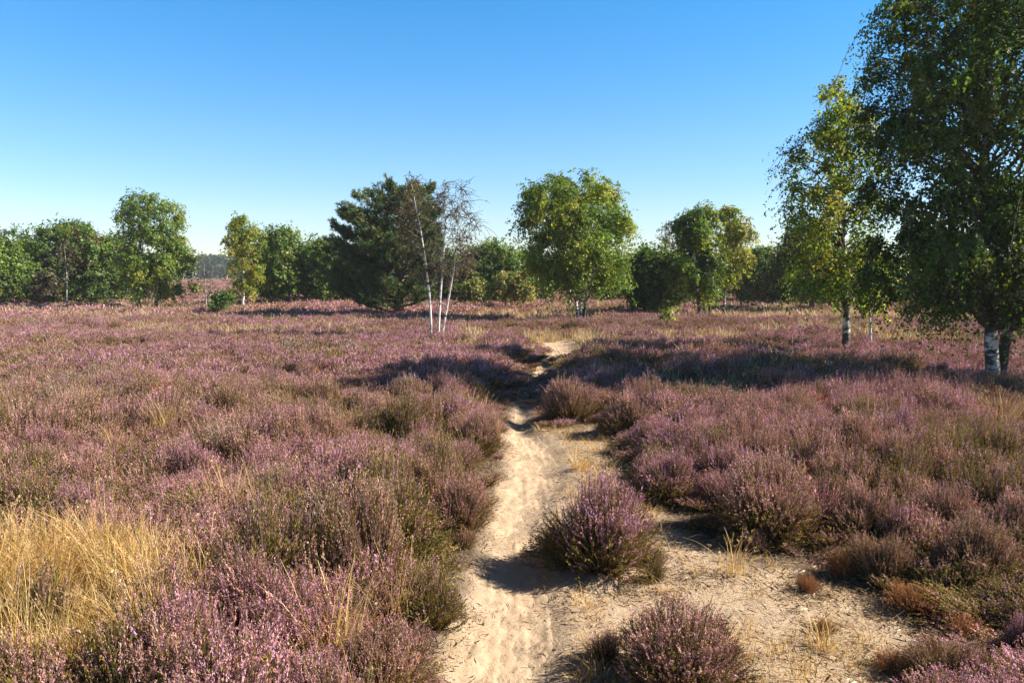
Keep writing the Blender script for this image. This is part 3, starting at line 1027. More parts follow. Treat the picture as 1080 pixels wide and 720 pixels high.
offp = np.maximum(l_ - x, x - r_)
pr = np.where(offp > 0.05, 0.35 + 0.6 * (fbm(x / 0.45, y / 0.45, 48) > 0.5), 0.01 + 0.06 * (offp > -0.05))
k = (sd > -0.12) & (r.random(len(x)) < pr)
x, y = x[k], y[k]
sc_ = 0.6 + 0.8 * r.random(len(x))
for a, b, c in taken:
    if inset(np.array([a]), np.array([b]), SAND)[0] > -0.75 and b < 9:
        n = int(80 * c / 0.35)
        th = r.random(n) * 6.283
        q = c * (0.35 + 0.85 * np.sqrt(r.random(n)))
        nx, ny = a + q * np.cos(th), b + q * np.sin(th)
        l2, r2 = path_edges(ny)
        ok = np.maximum(l2 - nx, nx - r2) > -0.03
        x, y = np.concatenate([x, nx[ok]]), np.concatenate([y, ny[ok]])
        sc_ = np.concatenate([sc_, 0.6 + 0.8 * r.random(ok.sum())])
scatter('litter', 'dark twigs and dead leaf crumbs strewn on the sand', np.stack([x, y, ground_z(x, y) + 0.004], 1), r.integers(0, 4, len(x)),
        np.stack([x * 0, x * 0, r.random(len(x)) * 6.28], 1), np.stack([sc_, sc_, sc_], 1), lp)

# ------------------------------------------------------------------ trees
HZ = 0.30   # heather hides this much of a stem's foot


def foot(px, py, hz=HZ):
    p = at(px, py, hz)
    return np.array([p[0], p[1], float(ground_z(p[0], p[1]))])


def world_at(px, py, d):
    """point on the pixel's ray at world depth y = d"""
    a, b = (px - 540) / F, -(py - 360) / F
    v = np.array([a, cp + b * sp, -sp + b * cp])
    t = d / v[1]
    return v * t + np.array([0, 0, CH])


BIRCHC = [(0.161, 0.235, 0.039), (0.19, 0.259, 0.042), (0.131, 0.203, 0.039), (0.248, 0.276, 0.045)]
BIRCHY = [(0.27, 0.296, 0.042), (0.213, 0.265, 0.042), (0.34, 0.31, 0.052), (0.185, 0.24, 0.042)]
BIRCHD = [(0.085, 0.143, 0.036), (0.102, 0.162, 0.038), (0.071, 0.116, 0.032), (0.142, 0.179, 0.041)]
OAKC = [(0.113, 0.185, 0.031), (0.142, 0.213, 0.036), (0.092, 0.145, 0.027), (0.169, 0.207, 0.036)]
OAKD = [(0.075, 0.134, 0.027), (0.098, 0.156, 0.031), (0.065, 0.105, 0.025)]
PINEC = [(0.075, 0.125, 0.045), (0.095, 0.145, 0.05), (0.06, 0.10, 0.038), (0.14, 0.16, 0.05)]
ORANGE = [(0.26, 0.14, 0.04), (0.20, 0.15, 0.035), (0.30, 0.12, 0.03), (0.14, 0.14, 0.03)]
PALEG = [(0.22, 0.231, 0.066), (0.176, 0.209, 0.055), (0.275, 0.253, 0.088)]
THIN = [(0.17, 0.15, 0.06), (0.13, 0.135, 0.05), (0.20, 0.15, 0.07)]
BRONZE = [(0.14, 0.095, 0.035), (0.10, 0.085, 0.03), (0.17, 0.12, 0.05)]


def crown_points(prof, d, ncl, r, shell=0.55, off=0.0):
    """clump centres inside an outline (photo pixels) given a real depth; prof = [(py, x left, x right)]"""
    prof = np.array(prof, float)
    mid = (prof[:, 1] + prof[:, 2]) / 2
    prof[:, 1], prof[:, 2] = mid + (prof[:, 1] - mid) * 1.07, mid + (prof[:, 2] - mid) * 1.07
    y0, y1 = prof[0, 0], prof[-1, 0]
    out = []
    W = np.interp(np.linspace(y0, y1, 200), prof[:, 0], prof[:, 2] - prof[:, 1]).max()
    while len(out) < ncl:
        py = y0 + (y1 - y0) * r.random()
        l, rr = np.interp(py, prof[:, 0], prof[:, 1]), np.interp(py, prof[:, 0], prof[:, 2])
        if r.random() > (rr - l) / W + 0.04:
            continue
        rad = r.random() ** shell
        th = r.random() * 6.283
        px = (l + rr) / 2 + (rr - l) / 2 * rad * math.cos(th)
        dd = (rr - l) / 2 * rad * math.sin(th) * d / F
        p = world_at(px, py, d)
        p[1] += dd
        p[0] *= 1.0
        out.append(p)
    return np.array(out)


def leaves_on(clumps, rc, ntw, nlf, droop, axis, r, size, aspect, pal, huevar=0.16, flat=1.0, along=0.0, up=0.0, tl=1.0):
    """leaf quads along drooping twigs round each clump"""
    n = len(clumps)
    c = np.repeat(clumps, ntw, 0)
    rcs = np.repeat(rc, ntw)[:, None]
    m = len(c)
    outw = unit(c - np.repeat(axis, ntw, 0))
    start = c + rand_dirs(m, r) * (r.random((m, 1)) ** 0.45) * rcs * 0.52 * np.array([1, 1, flat])
    d = unit(outw * 0.45 + r.normal(size=(m, 3)) * 0.6 * np.array([1, 1, flat]) + np.array([0, 0, up]))
    L = rcs[:, 0] * (0.40 + 0.65 * r.random(m)) * tl
    t = r.random((m, nlf))
    p = start[:, None] + d[:, None] * (L[:, None] * t)[..., None]
    p[..., 2] -= droop * (L[:, None] * t ** 2)
    p += r.normal(size=p.shape) * (size * 0.8)
    p = p.reshape(-1, 3)
    k = len(p)
    nrm = unit(0.75 * unit(p - np.repeat(c, nlf, 0)) + 0.35 * np.repeat(outw, nlf, 0) + np.array([0, 0, 0.35]) + 0.55 * r.normal(size=(k, 3)))
    a = r.normal(size=(k, 3)) + along * 1.6 * np.repeat(d, nlf, 0) + np.array([0, 0, -0.5 * (droop > 0.3)])
    a = unit(a - nrm * np.sum(a * nrm, 1, keepdims=True))
    b = np.cross(nrm, a)
    s = size * (0.65 + 0.7 * r.random(k))
    col = pick(pal, n, r, huevar)
    col = np.repeat(np.repeat(col, ntw, 0), nlf, 0) * np.exp(r.normal(size=(k, 1)) * 0.22) * (1 + 0.10 * r.normal(size=(k, 3)))
    return rquads(p, a, b, s, s * aspect), np.clip(col, 0.005, 0.8), (start, d, L)


def bez(a, c, b, n):
    t = np.linspace(0, 1, n)[:, None]
    return (1 - t) ** 2 * a + 2 * t * (1 - t) * c + t * t * b


def tree(name, label, cat, base_px, prof, stems, ncl, rc, ntw, nlf, size, pal, mat, bark, droop=0.7, seed=0, group=None, aspect=0.62,
         r0=0.12, shell=0.55, dshift=0.0, flat=1.0, along=0.0, rise=0.6, hz=HZ, twigs=0, up=0.0, extra=None, brad=0.022, nbr=None, tl=1.0, pale=False):
    """base_px: foot; stems: list of pixel polylines [(px,py),...] from foot to tip; outline in pixels; everything gets real depth"""
    r = np.random.default_rng(abs(seed) + 1000)
    root = foot(*base_px, hz)
    d = root[1]
    root[1] += 0
    o = empty(name, root, label, cat, group)
    cl = crown_points(prof, d, ncl, r, shell)
    axis_x = world_at(base_px[0], 300, d)[0]
    paths = []
    for si, st in enumerate(stems):
        P = [world_at(px, py, d) for px, py in st]
        if st[0][1] > base_px[1] - 14:
            P[0][2] = root[2] - 0.12
        P = np.array(P)
        P[:, 1] += (si - (len(stems) - 1) / 2) * 0.12 + dshift
        t = np.linspace(0, 1, len(P))
        tt = np.linspace(0, 1, 22)
        Q = np.stack([np.interp(tt, t, P[:, i]) for i in range(3)], 1)
        for _ in range(2):
            Q[1:-1] = (Q[:-2] + 2 * Q[1:-1] + Q[2:]) / 4
        Q[1:, :2] += np.cumsum(r.normal(size=(21, 2)), 0) * 0.006 * (Q[-1, 2] - Q[0, 2]) / 6
        rs = r0 * ((1 - 0.86 * tt ** 1.3) if pale else (1 - 0.93 * tt ** 0.85)) * (1 if si == 0 else 0.85)
        if st[0][1] > base_px[1] - 14:
            rs[0] *= 1.35
            rs[1] *= 1.08
        else:
            rs *= 0.5
        paths.append((Q, rs))
        link('trunk', tubes_mesh('trunk', [(Q - root, rs)], 10, bark, True), o)
    # limbs from the stems to the clumps
    polys = []
    bi = r.permutation(len(cl))[:nbr] if nbr else range(len(cl))
    for i in bi:
        c = cl[i]
        best = None
        Q, rs = paths[int(np.argmin([np.min(np.linalg.norm(Q - c, axis=1)) for Q, _ in paths]))]
        hd = np.hypot(Q[:, 0] - c[0], Q[:, 1] - c[1])
        want = c[2] - rise * hd
        j = int(np.argmin(np.abs(Q[:, 2] - want) + 0.15 * hd))
        j = min(max(j, 4), len(Q) - 2)
        a = Q[j]
        mid = (a + c) / 2 + np.array([0, 0, 0.18 * np.linalg.norm(c - a) * (1 if rise > 0.3 else 0.2)])
        q = bez(a, mid, c, 7)
        q[1:-1] += r.normal(size=(5, 3)) * 0.03 * np.linalg.norm(c - a)
        rb = min(rs[j] * 0.6, brad * (0.5 + 0.5 * np.linalg.norm(c - a)))
        polys.append((q - root, np.linspace(rb, rb * 0.2 + 0.003, 7)))
    axis = np.stack([np.full(len(cl), axis_x), np.full(len(cl), d), cl[:, 2] - 0.6], 1)
    rcv = rc * (0.7 + 0.6 * r.random(len(cl)))
    Lq, Lc, tw = leaves_on(cl, rcv, ntw, nlf, droop, axis, r, size, aspect, pal, 0.16, flat, along, up, tl)
    tws = []
    if twigs:
        s_, d_, L_ = tw
        for i in r.permutation(len(s_))[:twigs]:
            t = np.linspace(0, 1.15, 4)[:, None]
            q = s_[i] + d_[i] * L_[i] * t
            q[:, 2] -= droop * L_[i] * t[:, 0] ** 2
            own = cl[int(i // ntw)]
            q = np.concatenate([own[None], q])
            tws.append((q - root, np.linspace(0.006, 0.003, 5)))
    if polys or tws:
        bm_ = (M_PALE if pale else M_TWIG) if bark in (M_BIRCH, M_BIRCHY) else bark
        me = tubes_mesh('branches', polys + tws, 5, bm_, True)
        me.materials.append(M_TWIG)
        mi = np.zeros(len(me.polygons), np.int32)
        mi[sum((len(q[0]) - 1) * 5 for q in polys):] = 1
        me.polygons.foreach_set('material_index', mi)
        link('branches', me, o)
    if extra is not None:
        e = crown_points(extra[0], d, extra[1], r, shell)
        eq, ec, _ = leaves_on(e, np.full(len(e), rc), ntw, nlf, droop, np.stack([np.full(len(e), axis_x), np.full(len(e), d), e[:, 2] - 0.6], 1), r, size, aspect, extra[2], 0.2, flat, along, up, tl)
        Lq, Lc = np.concatenate([Lq, eq]), np.concatenate([Lc, ec])
    link('crown', quad_mesh('crown', Lq - root, Lc, mat), o)
    return o


def oak(label, base, prof, ncl, pal, seed, rc=0.62, group=None, stems=None, cat='tree', size=0.058, name='oak_tree', nlf=14, ntw=20, r0=0.13):
    t = prof[0][0]
    st = stems or [[base, (base[0] + 2, base[1] - 0.4 * (base[1] - t)), ((prof[0][1] + prof[0][2]) / 2, t + 0.15 * (base[1] - t))]]
    return tree(name, label, cat, base, prof, st, ncl, rc, ntw, nlf, size, pal, M_OAK, M_OAKB, 0.15, seed, group, 0.7, r0, 0.42, tl=1.25)


# --- far left group
oak('bright green oak cut off by the left edge', (2, 319), [(254, -14, 8), (264, -24, 18), (280, -28, 27), (300, -28, 30), (313, -26, 29)], 70, OAKC, 1)
oak('broad dense oak on the left with a rounded top, just right of the edge oak', (52, 317), [(240, 50, 72), (246, 34, 86), (260, 22, 90), (278, 20, 92), (296, 24, 92), (311, 28, 90)], 105, OAKD + OAKC[:1], 2)
oak('broad oak with bronzed top, touching the tall leaning birch group on the left', (98, 317), [(240, 78, 104), (248, 66, 116), (262, 62, 126), (280, 62, 129), (298, 66, 128), (312, 72, 126)], 105, OAKC + OAKD[:1] + BRONZE[:1], 3)
oak('dark oak top showing behind the two broad oaks at far left', (20, 312), [(245, 8, 20), (254, 2, 28), (272, 0, 36), (300, 4, 34)], 40, OAKD, 4)
oak('brownish low shrub in front of the broad oaks on the left', (48, 319), [(290, 42, 54), (300, 37, 60), (314, 37, 62)], 22, [(0.11, 0.09, 0.055), (0.09, 0.085, 0.045)], 5, 0.34, None, None, 'shrub', 0.07, 'brown_shrub', 8, 10, 0.03)
tree('dead_birch', 'thin pale leafless birch standing in front of the broad oaks', 'tree', (70, 320), [(256, 64, 78), (275, 60, 80), (300, 62, 80)], [[(70, 320), (71, 290), (68, 256)]],
     26, 0.35, 5, 2, 0.04, PALEG, M_LEAF, M_BIRCHY, 0.2, 6, None, 0.6, 0.036, 0.5, twigs=120, brad=0.012)
tree('birch_tree', 'large rounded birch on the left, tallest of the left trees', 'tree', (152, 321),
     [(208, 146, 166), (214, 138, 180), (226, 128, 190), (245, 126, 194), (265, 126, 196), (285, 132, 194), (300, 136, 190), (311, 142, 184)],
     [[(147, 321), (146, 300), (150, 250), (156, 208)], [(163, 322), (166, 295), (174, 250), (178, 222)]],
     120, 0.52, 24, 17, 0.042, BIRCHC, M_LEAF, M_BIRCH, 0.7, 7, r0=0.11)
tree('birch_tree', 'small yellow green birch with a straight white trunk beside the open gap on the left', 'tree', (256, 321),
     [(230, 250, 257), (238, 243, 266), (252, 236, 274), (270, 235, 277), (288, 239, 275), (303, 243, 272), (311, 248, 266)],
     [[(256, 321), (257, 290), (254, 231)]], 70, 0.40, 20, 15, 0.038, BIRCHY, M_LEAF, M_BIRCHY, 0.7, 8, r0=0.085)
oak('leafy green oak immediately right of the small white trunked birch', (301, 318), [(249, 284, 300), (256, 281, 314), (268, 278, 322), (290, 278, 324), (310, 280, 325)], 85, OAKC, 9)
oak('green oak between the leafy oak and the dark pine', (343, 318), [(255, 334, 350), (263, 326, 358), (280, 325, 362), (305, 327, 362), (313, 332, 360)], 75, OAKC + OAKD, 10)
oak('dark oak sapling closing the gap left of the pine', (322, 316), [(268, 316, 330), (285, 312, 336), (308, 312, 336)], 36, OAKD, 12, 0.5)

# --- pine
pr = [(192, 420, 440), (199, 408, 450), (204, 388, 454), (211, 376, 458), (215, 364, 460), (222, 368, 463), (228, 354, 466), (237, 360, 464), (243, 350, 468), (254, 356, 464), (262, 346, 462), (274, 352, 460),
      (284, 338, 456), (294, 340, 454), (302, 342, 452), (311, 360, 450)]


def pine(label, base, prof, stem, seed):
    r = np.random.default_rng(seed)
    root = foot(*base)
    d = root[1]
    o = empty('pine_tree', root, label, 'tree')
    P = np.array([world_at(px, py, d) for px, py in stem])
    P[0][2] = root[2] - 0.12
    tt, t = np.linspace(0, 1, 26), np.linspace(0, 1, len(P))
    Q = np.stack([np.interp(tt, t, P[:, i]) for i in range(3)], 1)
    link('trunk', tubes_mesh('trunk', [(Q - root, 0.19 * (1 - 0.92 * tt))], 12, M_PINEB), o)
    prof = np.array(prof, float)
    polys, NP, ND, NS, NC = [], [], [], [], []
    y = prof[-1, 0]
    while y > prof[0, 0] + 2:
        nb_ = 8 if y > 230 else 6
        a0 = r.random() * 6.28
        for k in range(nb_):
            yy = y + r.normal() * 3.0
            l, rr = np.interp(yy, prof[:, 0], prof[:, 1]), np.interp(yy, prof[:, 0], prof[:, 2])
            az = a0 + k * 6.283 / nb_ + r.normal() * 0.25
            s0 = Q[int(np.argmin(np.abs(Q[:, 2] - world_at(420, yy, d)[2] + 0.5)))]
            wl, wr = world_at(l, yy, d), world_at(rr, yy, d)
            cx, hw = (wl[0] + wr[0]) / 2, (wr[0] - wl[0]) / 2
            ln = (0.84 + 0.32 * r.random())
            tip = np.array([cx + hw * ln * math.cos(az), d + hw * ln * math.sin(az), wl[2] + 0.12 * r.normal()])
            s0 = s0.copy()
            s0[2] = min(s0[2], tip[2] + 0.1)
            mid = (s0 + tip) / 2 + np.array([0, 0, -0.10 * hw])
            q = bez(s0, mid, tip, 9)
            polys.append((q - root, np.linspace(0.035, 0.008, 9)))
            Lb = np.linalg.norm(tip - s0)
            side = unit(np.array([-(tip - s0)[1], (tip - s0)[0], 0.0]))
            nt2 = int(10 + 16 * Lb)
            for m in range(nt2):
                u = 0.30 + 0.72 * r.random() ** 0.8
                c = (1 - u) ** 2 * s0 + 2 * u * (1 - u) * mid + u * u * tip
                off = r.normal() * 0.30 * (1.15 - u) * min(Lb, 1.6)
                c = c + side * off + np.array([0, 0, abs(r.normal()) * 0.10 + 0.06 * r.normal()])
                dr = unit(unit(tip - s0) * 0.8 + side * np.sign(off) * 0.5 + np.array([0, 0, 0.55]) + 0.25 * r.normal(size=3))
                NP.append(c)
                ND.append(dr)
                NS.append(0.8 + 0.5 * r.random())
        y -= 7.5
    NP, ND, NS = np.array(NP), np.array(ND), np.array(NS)
    nn = 26
    m = len(NP)
    dd = unit(ND[:, None] + 0.62 * r.normal(size=(m, nn, 3)))
    st = NP[:, None] + ND[:, None] * (r.random((m, nn, 1)) * 0.16 - 0.04)
    a = dd.reshape(-1, 3)
    c = st.reshape(-1, 3) + a * 0.07
    b = unit(np.cross(a, r.normal(size=a.shape)))
    sz = np.repeat(NS, nn)
    q = rquads(c, a, b, 0.075 * sz, 0.011 * sz)
    col = np.repeat(pick(PINEC, m, r, 0.2), nn, 0) * np.exp(r.normal(size=(m * nn, 1)) * 0.15)
    link('branches', tubes_mesh('branches', polys, 5, M_PINEB), o)
    link('crown', quad_mesh('crown', q - root, col, M_NEEDLE), o)


pine('big dark blue green pine, the only dense conifer, left of the sparse white birches', (421, 329), pr, [(421, 329), (420, 290), (424, 240), (430, 196)], 13)

# --- sparse birch with white stems in front of the pine
tree('birch_tree', 'slim birch with thin bronzed foliage, white stem leaning left before the pine', 'tree', (456, 349),
     [(188, 424, 442), (200, 420, 448), (220, 416, 452), (245, 420, 456), (270, 424, 458), (292, 432, 462)],
     [[(456, 349), (454, 318), (449, 270), (442, 235), (433, 190)], [(453, 305), (462, 285), (467, 262)]],
     50, 0.30, 8, 4, 0.026, THIN, M_LEAF, M_BIRCHY, 0.45, 14, r0=0.032, twigs=460, brad=0.008, pale=True)
tree('birch_tree', 'nearly bare birch with two slender white stems rising right of the leaning one', 'tree', (463, 349),
     [(192, 462, 488), (205, 456, 492), (225, 452, 498), (245, 452, 504), (265, 450, 502), (285, 452, 496)],
     [[(461, 349), (464, 318), (467, 280), (470, 235), (469, 195)], [(463, 349), (473, 316), (479, 285), (482, 245), (487, 200)]],
     58, 0.34, 12, 1, 0.025, THIN, M_LEAF, M_BIRCHY, 0.35, 15, r0=0.031, twigs=620, brad=0.008, pale=True)

# --- centre
oak('dark green oak behind the straw grass, left of the middle birch', (520, 316), [(258, 512, 524), (266, 502, 540), (278, 494, 552), (296, 492, 556), (310, 494, 556)], 95, OAKD + OAKC, 16)
oak('brownish green oak partly hidden by the bare white birch', (484, 317), [(276, 474, 490), (288, 468, 500), (310, 468, 502)], 44, BRONZE + OAKD, 17, 0.5)
for i, (px, py, w, h, lab) in enumerate([
        (500, 321, 26, 24, 'pale green shrub at the foot of the dark oak, nearest the bare birch'),
        (532, 321, 30, 30, 'yellowish green shrub between the dark oak and the middle birch, leftmost of the close pair'),
        (551, 321, 22, 34, 'yellowish green shrub touching the shaded side of the middle birch')]):
    oak(lab, (px, py), [(py - h, px - 3, px + 3), (py - h * 0.7, px - w * 0.3, px + w * 0.3), (py - h * 0.35, px - w * 0.45, px + w * 0.45), (py - 6, px - w * 0.45, px + w * 0.45)], 24, PALEG, 18 + i, 0.32, None, None, 'shrub', 0.06, 'pale_shrub', 8, 9, 0.025)
tree('birch_tree', 'large full rounded birch with several dark stems in the middle of the heath', 'tree', (612, 333),
     [(184, 594, 612), (189, 572, 634), (198, 560, 644), (212, 554, 653), (228, 551, 658), (246, 553, 660), (263, 560, 659), (278, 560, 657), (294, 564, 655), (305, 570, 650)],
     [[(610, 333), (606, 312), (594, 265), (580, 215)], [(612, 333), (612, 300), (606, 240), (602, 188)], [(615, 333), (619, 308), (630, 255), (636, 205)], [(614, 332), (620, 300), (646, 255)]],
     165, 0.55, 26, 18, 0.038, BIRCHC + BIRCHY[:1], M_LEAF, M_BIRCH, 0.7, 22, r0=0.062, shell=0.5)
oak('orange tinged shrub against the right side of the middle birch', (664, 322), [(290, 658, 672), (302, 656, 678), (316, 656, 680)], 22, ORANGE + OAKC, 23, 0.35, None, None, 'shrub', 0.06, 'autumn_shrub', 8, 9, 0.025)

# --- right of centre
oak('dark rounded willow bush below the thin larch', (693, 325), [(270, 682, 698), (278, 674, 712), (292, 671, 718), (310, 672, 716), (320, 676, 710)], 85, OAKD + BIRCHD, 24, 0.5, None, None, 'tree', 0.07, 'willow_tree')
tree('larch_tree', 'thin half bare larch spire rising above the willow bush', 'tree', (702, 324), [(234, 701, 705), (248, 694, 710), (262, 688, 714), (280, 684, 716), (300, 686, 716)], [[(702, 324), (703, 280), (703, 232)]],
     110, 0.30, 8, 5, 0.045, [(0.16, 0.13, 0.08), (0.09, 0.105, 0.055)], M_NEEDLE, M_OAKB, 0.1, 25, None, 0.35, 0.07, 0.45, flat=0.3, rise=-0.1, twigs=160, brad=0.01)
tree('birch_tree', 'dark green birch with a flat top and bare multiple feet, right of the willow bush', 'tree', (742, 329),
     [(219, 720, 742), (226, 714, 752), (242, 714, 754), (262, 719, 758), (285, 714, 760), (304, 718, 756), (314, 726, 750)],
     [[(738, 329), (735, 300), (730, 255), (728, 222)], [(743, 329), (745, 290), (744, 240)], [(748, 329), (752, 305), (754, 262)]],
     72, 0.48, 26, 17, 0.038, BIRCHD + BIRCHC, M_LEAF, M_BIRCH, 0.8, 26, r0=0.07)
tree('birch_tree', 'golden tinged slim birch next to the flat topped dark birch', 'tree', (764, 327),
     [(222, 763, 773), (230, 759, 785), (246, 759, 792), (262, 760, 788), (280, 757, 784), (298, 758, 780), (314, 760, 774)],
     [[(763, 327), (766, 290), (768, 222)]], 52, 0.42, 20, 15, 0.038, BIRCHY + PALEG + ORANGE[3:], M_LEAF, M_BIRCH, 0.8, 27, r0=0.06)
oak('round green oak in the background between the golden birch and the tall birch', (806, 315), [(266, 797, 812), (273, 788, 820), (290, 785, 828), (309, 788, 828)], 75, OAKC + OAKD, 28)
oak('yellow green shrub below the golden birch', (788, 321), [(294, 784, 792), (302, 779, 796), (315, 778, 797)], 24, PALEG + OAKC[:1], 29, 0.34, None, None, 'shrub', 0.06, 'pale_shrub', 8, 9, 0.025)
oak('orange brown shrub in front of the round background oak', (809, 321), [(295, 803, 814), (304, 799, 819), (315, 798, 821)], 20, ORANGE[:2] + BRONZE + PALEG, 30, 0.30, None, None, 'shrub', 0.055, 'autumn_shrub', 6, 8, 0.02)
for i, (px, w, top) in enumerate([(848, 56, 272), (905, 64, 268), (962, 60, 274), (1024, 66, 270), (1082, 60, 272)]):
    oak(['background oak showing below the left side of the tall slim birch', 'background oak directly behind the white foot of the tall slim birch', 'background oak in the gap between the two right hand birches',
         'background oak behind the twin black and white trunks', 'background oak at the right edge behind the twin trunks'][i], (px, 316),
        [(top, px - w * 0.12, px + w * 0.12), (top + 8, px - w * 0.34, px + w * 0.34), (290, px - w * 0.5, px + w * 0.5), (310, px - w * 0.5, px + w * 0.5)], 70, OAKD + OAKC[:2], 31 + i)

# --- the belt of wood closing the gaps behind
for px, by, tp, w, pal, lab in [
        (-18, 314, 258, 40, OAKC, 'background oak at the very left edge behind the cut off oak'),
        (116, 314, 252, 44, OAKD, 'background oak filling the gap between the bronzed oak and the large left birch'),
        (286, 314, 262, 40, OAKD, 'background oak behind the leafy oak next to the white trunked birch'),
        (352, 314, 258, 44, OAKD, 'background oak in the gap just left of the dark pine'),
        (470, 314, 272, 44, OAKD + OAKC, 'background oak behind the feet of the bare white birch'),
        (506, 313, 268, 40, OAKC, 'background oak right of the bare birch, behind the dark oak'),
        (556, 314, 268, 40, OAKD + OAKC, 'background oak in the gap just left of the middle birch'),
        (650, 314, 276, 44, OAKC, 'background oak just right of the middle birch'),
        (680, 313, 272, 40, OAKC + OAKD, 'background oak behind the left half of the willow bush'),
        (724, 313, 274, 44, OAKD, 'background oak behind the flat topped birch, beside the willow bush'),
        (778, 313, 272, 44, OAKC + BRONZE[:1], 'background oak behind the golden birch'),
        (830, 313, 270, 44, OAKD + OAKC, 'background oak right of the round oak, left of the tall slim birch')]:
    oak(lab, (px, by), [(tp, px - w * 0.12, px + w * 0.14), (tp + 8, px - w * 0.34, px + w * 0.36), ((tp + by) / 2, px - w * 0.5, px + w * 0.48), (by - 5, px - w * 0.5, px + w * 0.5)], 42, pal, 200 + px, 0.85, None, None, 'tree', 0.075, 'oak_tree', 14, 18)

# --- tall birches on the right
oak('rounded dark olive willow tree behind the left side of the tall slim birch', (856, 322), [(240, 846, 866), (248, 834, 878), (262, 826, 886), (280, 822, 890), (298, 824, 890), (312, 830, 884)], 95,
    [(0.085, 0.105, 0.024), (0.07, 0.09, 0.022), (0.11, 0.125, 0.026)], 60, 0.45, None, None, 'tree', 0.045, 'willow_tree', 15, 20)
tree('birch_tree', 'tall slim birch with a narrow pointed top and one white footed trunk on the right', 'tree', (893, 365),
     [(88, 882, 887), (98, 873, 896), (116, 862, 908), (140, 848, 918), (165, 834, 922), (190, 830, 924), (210, 834, 924), (230, 830, 925), (250, 828, 926), (275, 830, 928), (298, 842, 924), (314, 862, 908)],
     [[(893, 365), (892, 330), (890, 270), (888, 200), (884, 86)]],
     132, 0.36, 15, 14, 0.027, BIRCHC + BIRCHY + BIRCHC, M_LEAF, M_BIRCH, 0.85, 40, r0=0.085, shell=0.5, twigs=260, tl=1.25)
tree('birch_sapling', 'thin bright white birch sapling between the tall slim birch and the twin trunks', 'tree', (919, 359), [(270, 908, 926), (290, 904, 930), (312, 908, 930), (324, 912, 926)],
     [[(920, 359), (917, 338), (917, 300), (915, 268)]], 26, 0.28, 9, 9, 0.036, BIRCHY, M_LEAF, M_BIRCHY, 0.7, 41, r0=0.032)
tree('birch_tree', 'huge dark weeping birch with twin black and white trunks filling the upper right', 'tree', (1044, 388),
     [(-72, 1000, 1080), (-45, 970, 1116), (-15, 950, 1135), (5, 942, 1150), (40, 930, 1160), (90, 926, 1165), (130, 920, 1165), (170, 928, 1165), (220, 920, 1160), (265, 924, 1215), (298, 935, 1225), (318, 965, 1215), (334, 990, 1190)],  # lower right crown spread beyond the view to lengthen its cast shade
     [[(1043, 390), (1038, 345), (1032, 270), (1030, 180), (1036, 40), (1040, -66)], [(1051, 386), (1063, 345), (1072, 290), (1084, 180), (1094, 60), (1092, -50)], [(1056, 352), (1068, 335), (1090, 300), (1130, 250)]],
     450, 0.30, 20, 18, 0.024, [(0.058, 0.10, 0.023), (0.072, 0.118, 0.026), (0.046, 0.082, 0.021), (0.13, 0.16, 0.032)], M_LEAF, M_BIRCH, 1.25, 42, r0=0.105, shell=0.5, twigs=600, nbr=300, tl=1.5)

# --- small things at the wood's edge
oak('small round bright green bush left of the small white trunked birch', (234, 326), [(310, 228, 238), (315, 223, 244), (323, 222, 246)], 16, [(0.09, 0.16, 0.03), (0.07, 0.13, 0.025)], 50, 0.24, None, None, 'shrub', 0.06, 'green_shrub', 8, 9, 0.02)
oak('tiny yellow green bush in the open gap on the left', (205, 310), [(301, 202, 208), (305, 200, 210), (308, 200, 211)], 10, PALEG, 51, 0.3, None, None, 'shrub', 0.08, 'pale_shrub', 8, 8, 0.02)
tree('bare_shrub', 'bare grey shrub standing in the open gap between two birches on the left', 'shrub', (218, 320), [(278, 210, 226), (292, 208, 228), (308, 212, 226)], [[(218, 320), (217, 300), (216, 276)], [(219, 320), (222, 300), (224, 282)]],
     26, 0.4, 5, 1, 0.03, BRONZE, M_LEAF, M_GREYB, 0.1, 52, None, 0.6, 0.04, 0.5, twigs=90, brad=0.012)
tree('oak_sapling', 'small pale sapling rising from the heather below the dark flat topped birch', 'shrub', (703, 340), [(328, 699, 706), (334, 697, 709)], [[(703, 340), (703, 328)]], 8, 0.16, 6, 6, 0.05, PALEG, M_OAK, M_OAKB, 0.1, 53, None, 0.5, 0.012, 0.5)

# far wood on the horizon
r = np.random.default_rng(99)
Q, Cc = [], []
nt_ = 520
tx = r.uniform(-320, 320, nt_)
ty = 255 + 30 * r.random(nt_)
th_ = 6.2 + 2.0 * r.random(nt_)
for X, Yy, H in zip(tx, ty, th_):
    n = 70
    z = H * (0.04 + 0.96 * r.random(n) ** 0.8)
    w = 2.6 * np.sqrt(np.clip(1 - (z / H - 0.35) ** 2 / 0.55, 0.05, 1))
    a = r.random(n) * 6.28
    c = np.stack([X + w * np.cos(a), Yy + w * np.sin(a), z], 1)
    ax = rand_dirs(n, r)
    bx = unit(np.cross(ax, r.normal(size=(n, 3))))
    Q.append(rquads(c, ax, bx, 0.75 + 0.4 * r.random(n), 0.55 + 0.3 * r.random(n)))
    Cc.append(pick([(0.045, 0.075, 0.035), (0.055, 0.09, 0.035), (0.035, 0.06, 0.03)], 1, r) * np.exp(r.normal(size=(n, 1)) * 0.2))
o = link('distant_forest', quad_mesh('distant_forest', np.concatenate(Q), np.concatenate(Cc), M_OAK))
tag(o, 'distant dark forest closing the horizon', None, None, 'stuff')

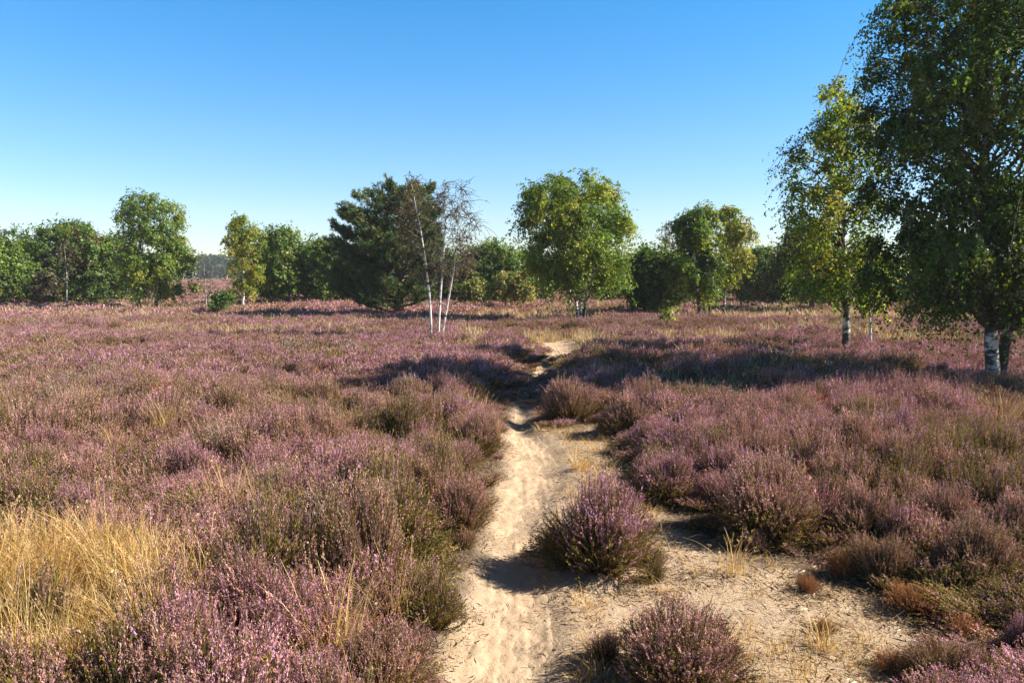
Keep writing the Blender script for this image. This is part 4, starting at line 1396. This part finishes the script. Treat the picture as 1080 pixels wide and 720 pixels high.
# ------------------------------------------------------------------ air
hx, hy, hz0, hz1 = 3600.0, 1760.0, -2.5, 12.5
hv = [(-hx, -20, hz0), (hx, -20, hz0), (hx, 2 * hy, hz0), (-hx, 2 * hy, hz0), (-hx, -20, hz1), (hx, -20, hz1), (hx, 2 * hy, hz1), (-hx, 2 * hy, hz1)]
hm = bpy.data.meshes.new('haze')
hm.from_pydata(hv, [], [(3, 2, 1, 0), (4, 5, 6, 7), (0, 1, 5, 4), (1, 2, 6, 5), (2, 3, 7, 6), (3, 0, 4, 7)])
m, nt, out = new_mat('haze')
pv = nt.nodes.new('ShaderNodeVolumePrincipled')
pv.inputs['Color'].default_value = (0.80, 0.88, 1.0, 1)
pv.inputs['Density'].default_value = 0.0005
nt.links.new(pv.outputs[0], out.inputs['Volume'])
hm.materials.append(m)
tag(link('haze', hm), 'thin summer haze over the heath', None, None, 'stuff')

# ------------------------------------------------------------------ light
SUN_EL, SUN_AZ = R(36), R(-1)      # azimuth measured from +X towards +Y
sd_ = Vector((math.cos(SUN_EL) * math.cos(SUN_AZ), math.cos(SUN_EL) * math.sin(SUN_AZ), math.sin(SUN_EL)))
ld = bpy.data.lights.new('sun', 'SUN')
ld.energy = 5.0
ld.angle = R(0.5)
ld.color = (1.0, 0.90, 0.76)
lo = bpy.data.objects.new('sun', ld)
COL.objects.link(lo)
lo.rotation_euler = sd_.to_track_quat('Z', 'Y').to_euler()
lo.location = (30, 5, 30)

w = bpy.data.worlds.new('World')
sc.world = w
w.use_nodes = True
nt = w.node_tree
bg = nt.nodes['Background']
sky = nt.nodes.new('ShaderNodeTexSky')
sky.sky_type = 'NISHITA'
sky.sun_disc = False
sky.sun_elevation = SUN_EL
sky.sun_rotation = math.pi / 2 - SUN_AZ
sky.air_density = 1.0
sky.dust_density = 0.0
sky.ozone_density = 1.6
hs = nt.nodes.new('ShaderNodeHueSaturation')
hs.inputs['Saturation'].default_value = 1.27
nt.links.new(sky.outputs[0], hs.inputs['Color'])
# sky tint by height; unseen upper dome darkened to cut the fill light
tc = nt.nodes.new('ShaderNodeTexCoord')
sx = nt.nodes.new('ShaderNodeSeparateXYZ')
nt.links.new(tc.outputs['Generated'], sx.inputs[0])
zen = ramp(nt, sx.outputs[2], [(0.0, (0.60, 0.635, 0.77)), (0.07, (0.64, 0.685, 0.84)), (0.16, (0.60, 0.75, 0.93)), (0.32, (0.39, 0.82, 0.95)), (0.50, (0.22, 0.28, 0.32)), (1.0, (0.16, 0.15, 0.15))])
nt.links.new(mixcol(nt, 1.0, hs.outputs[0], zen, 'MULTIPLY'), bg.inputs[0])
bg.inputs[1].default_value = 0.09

# ------------------------------------------------------------------ camera
cd = bpy.data.cameras.new('camera')
cd.sensor_width = 36
cd.lens = F / 1080 * 36
cd.clip_end = 8000
co = bpy.data.objects.new('camera', cd)
COL.objects.link(co)
co.location = (0, 0, CH)
co.rotation_euler = (math.pi / 2 - PITCH, 0, 0)
sc.camera = co

vs = sc.view_settings
vs.view_transform = 'Standard'
vs.look = 'None'
vs.gamma = 1
vs.exposure = 1.3
vs.use_curve_mapping = False
sc.cycles.use_denoising = True
sc.cycles.denoiser = 'OPENIMAGEDENOISE'
sc.cycles.denoising_input_passes = 'RGB_ALBEDO_NORMAL'
sc.cycles.denoising_prefilter = 'ACCURATE'
sc.cycles.max_bounces = 6
sc.cycles.diffuse_bounces = 3
sc.cycles.transmission_bounces = 4
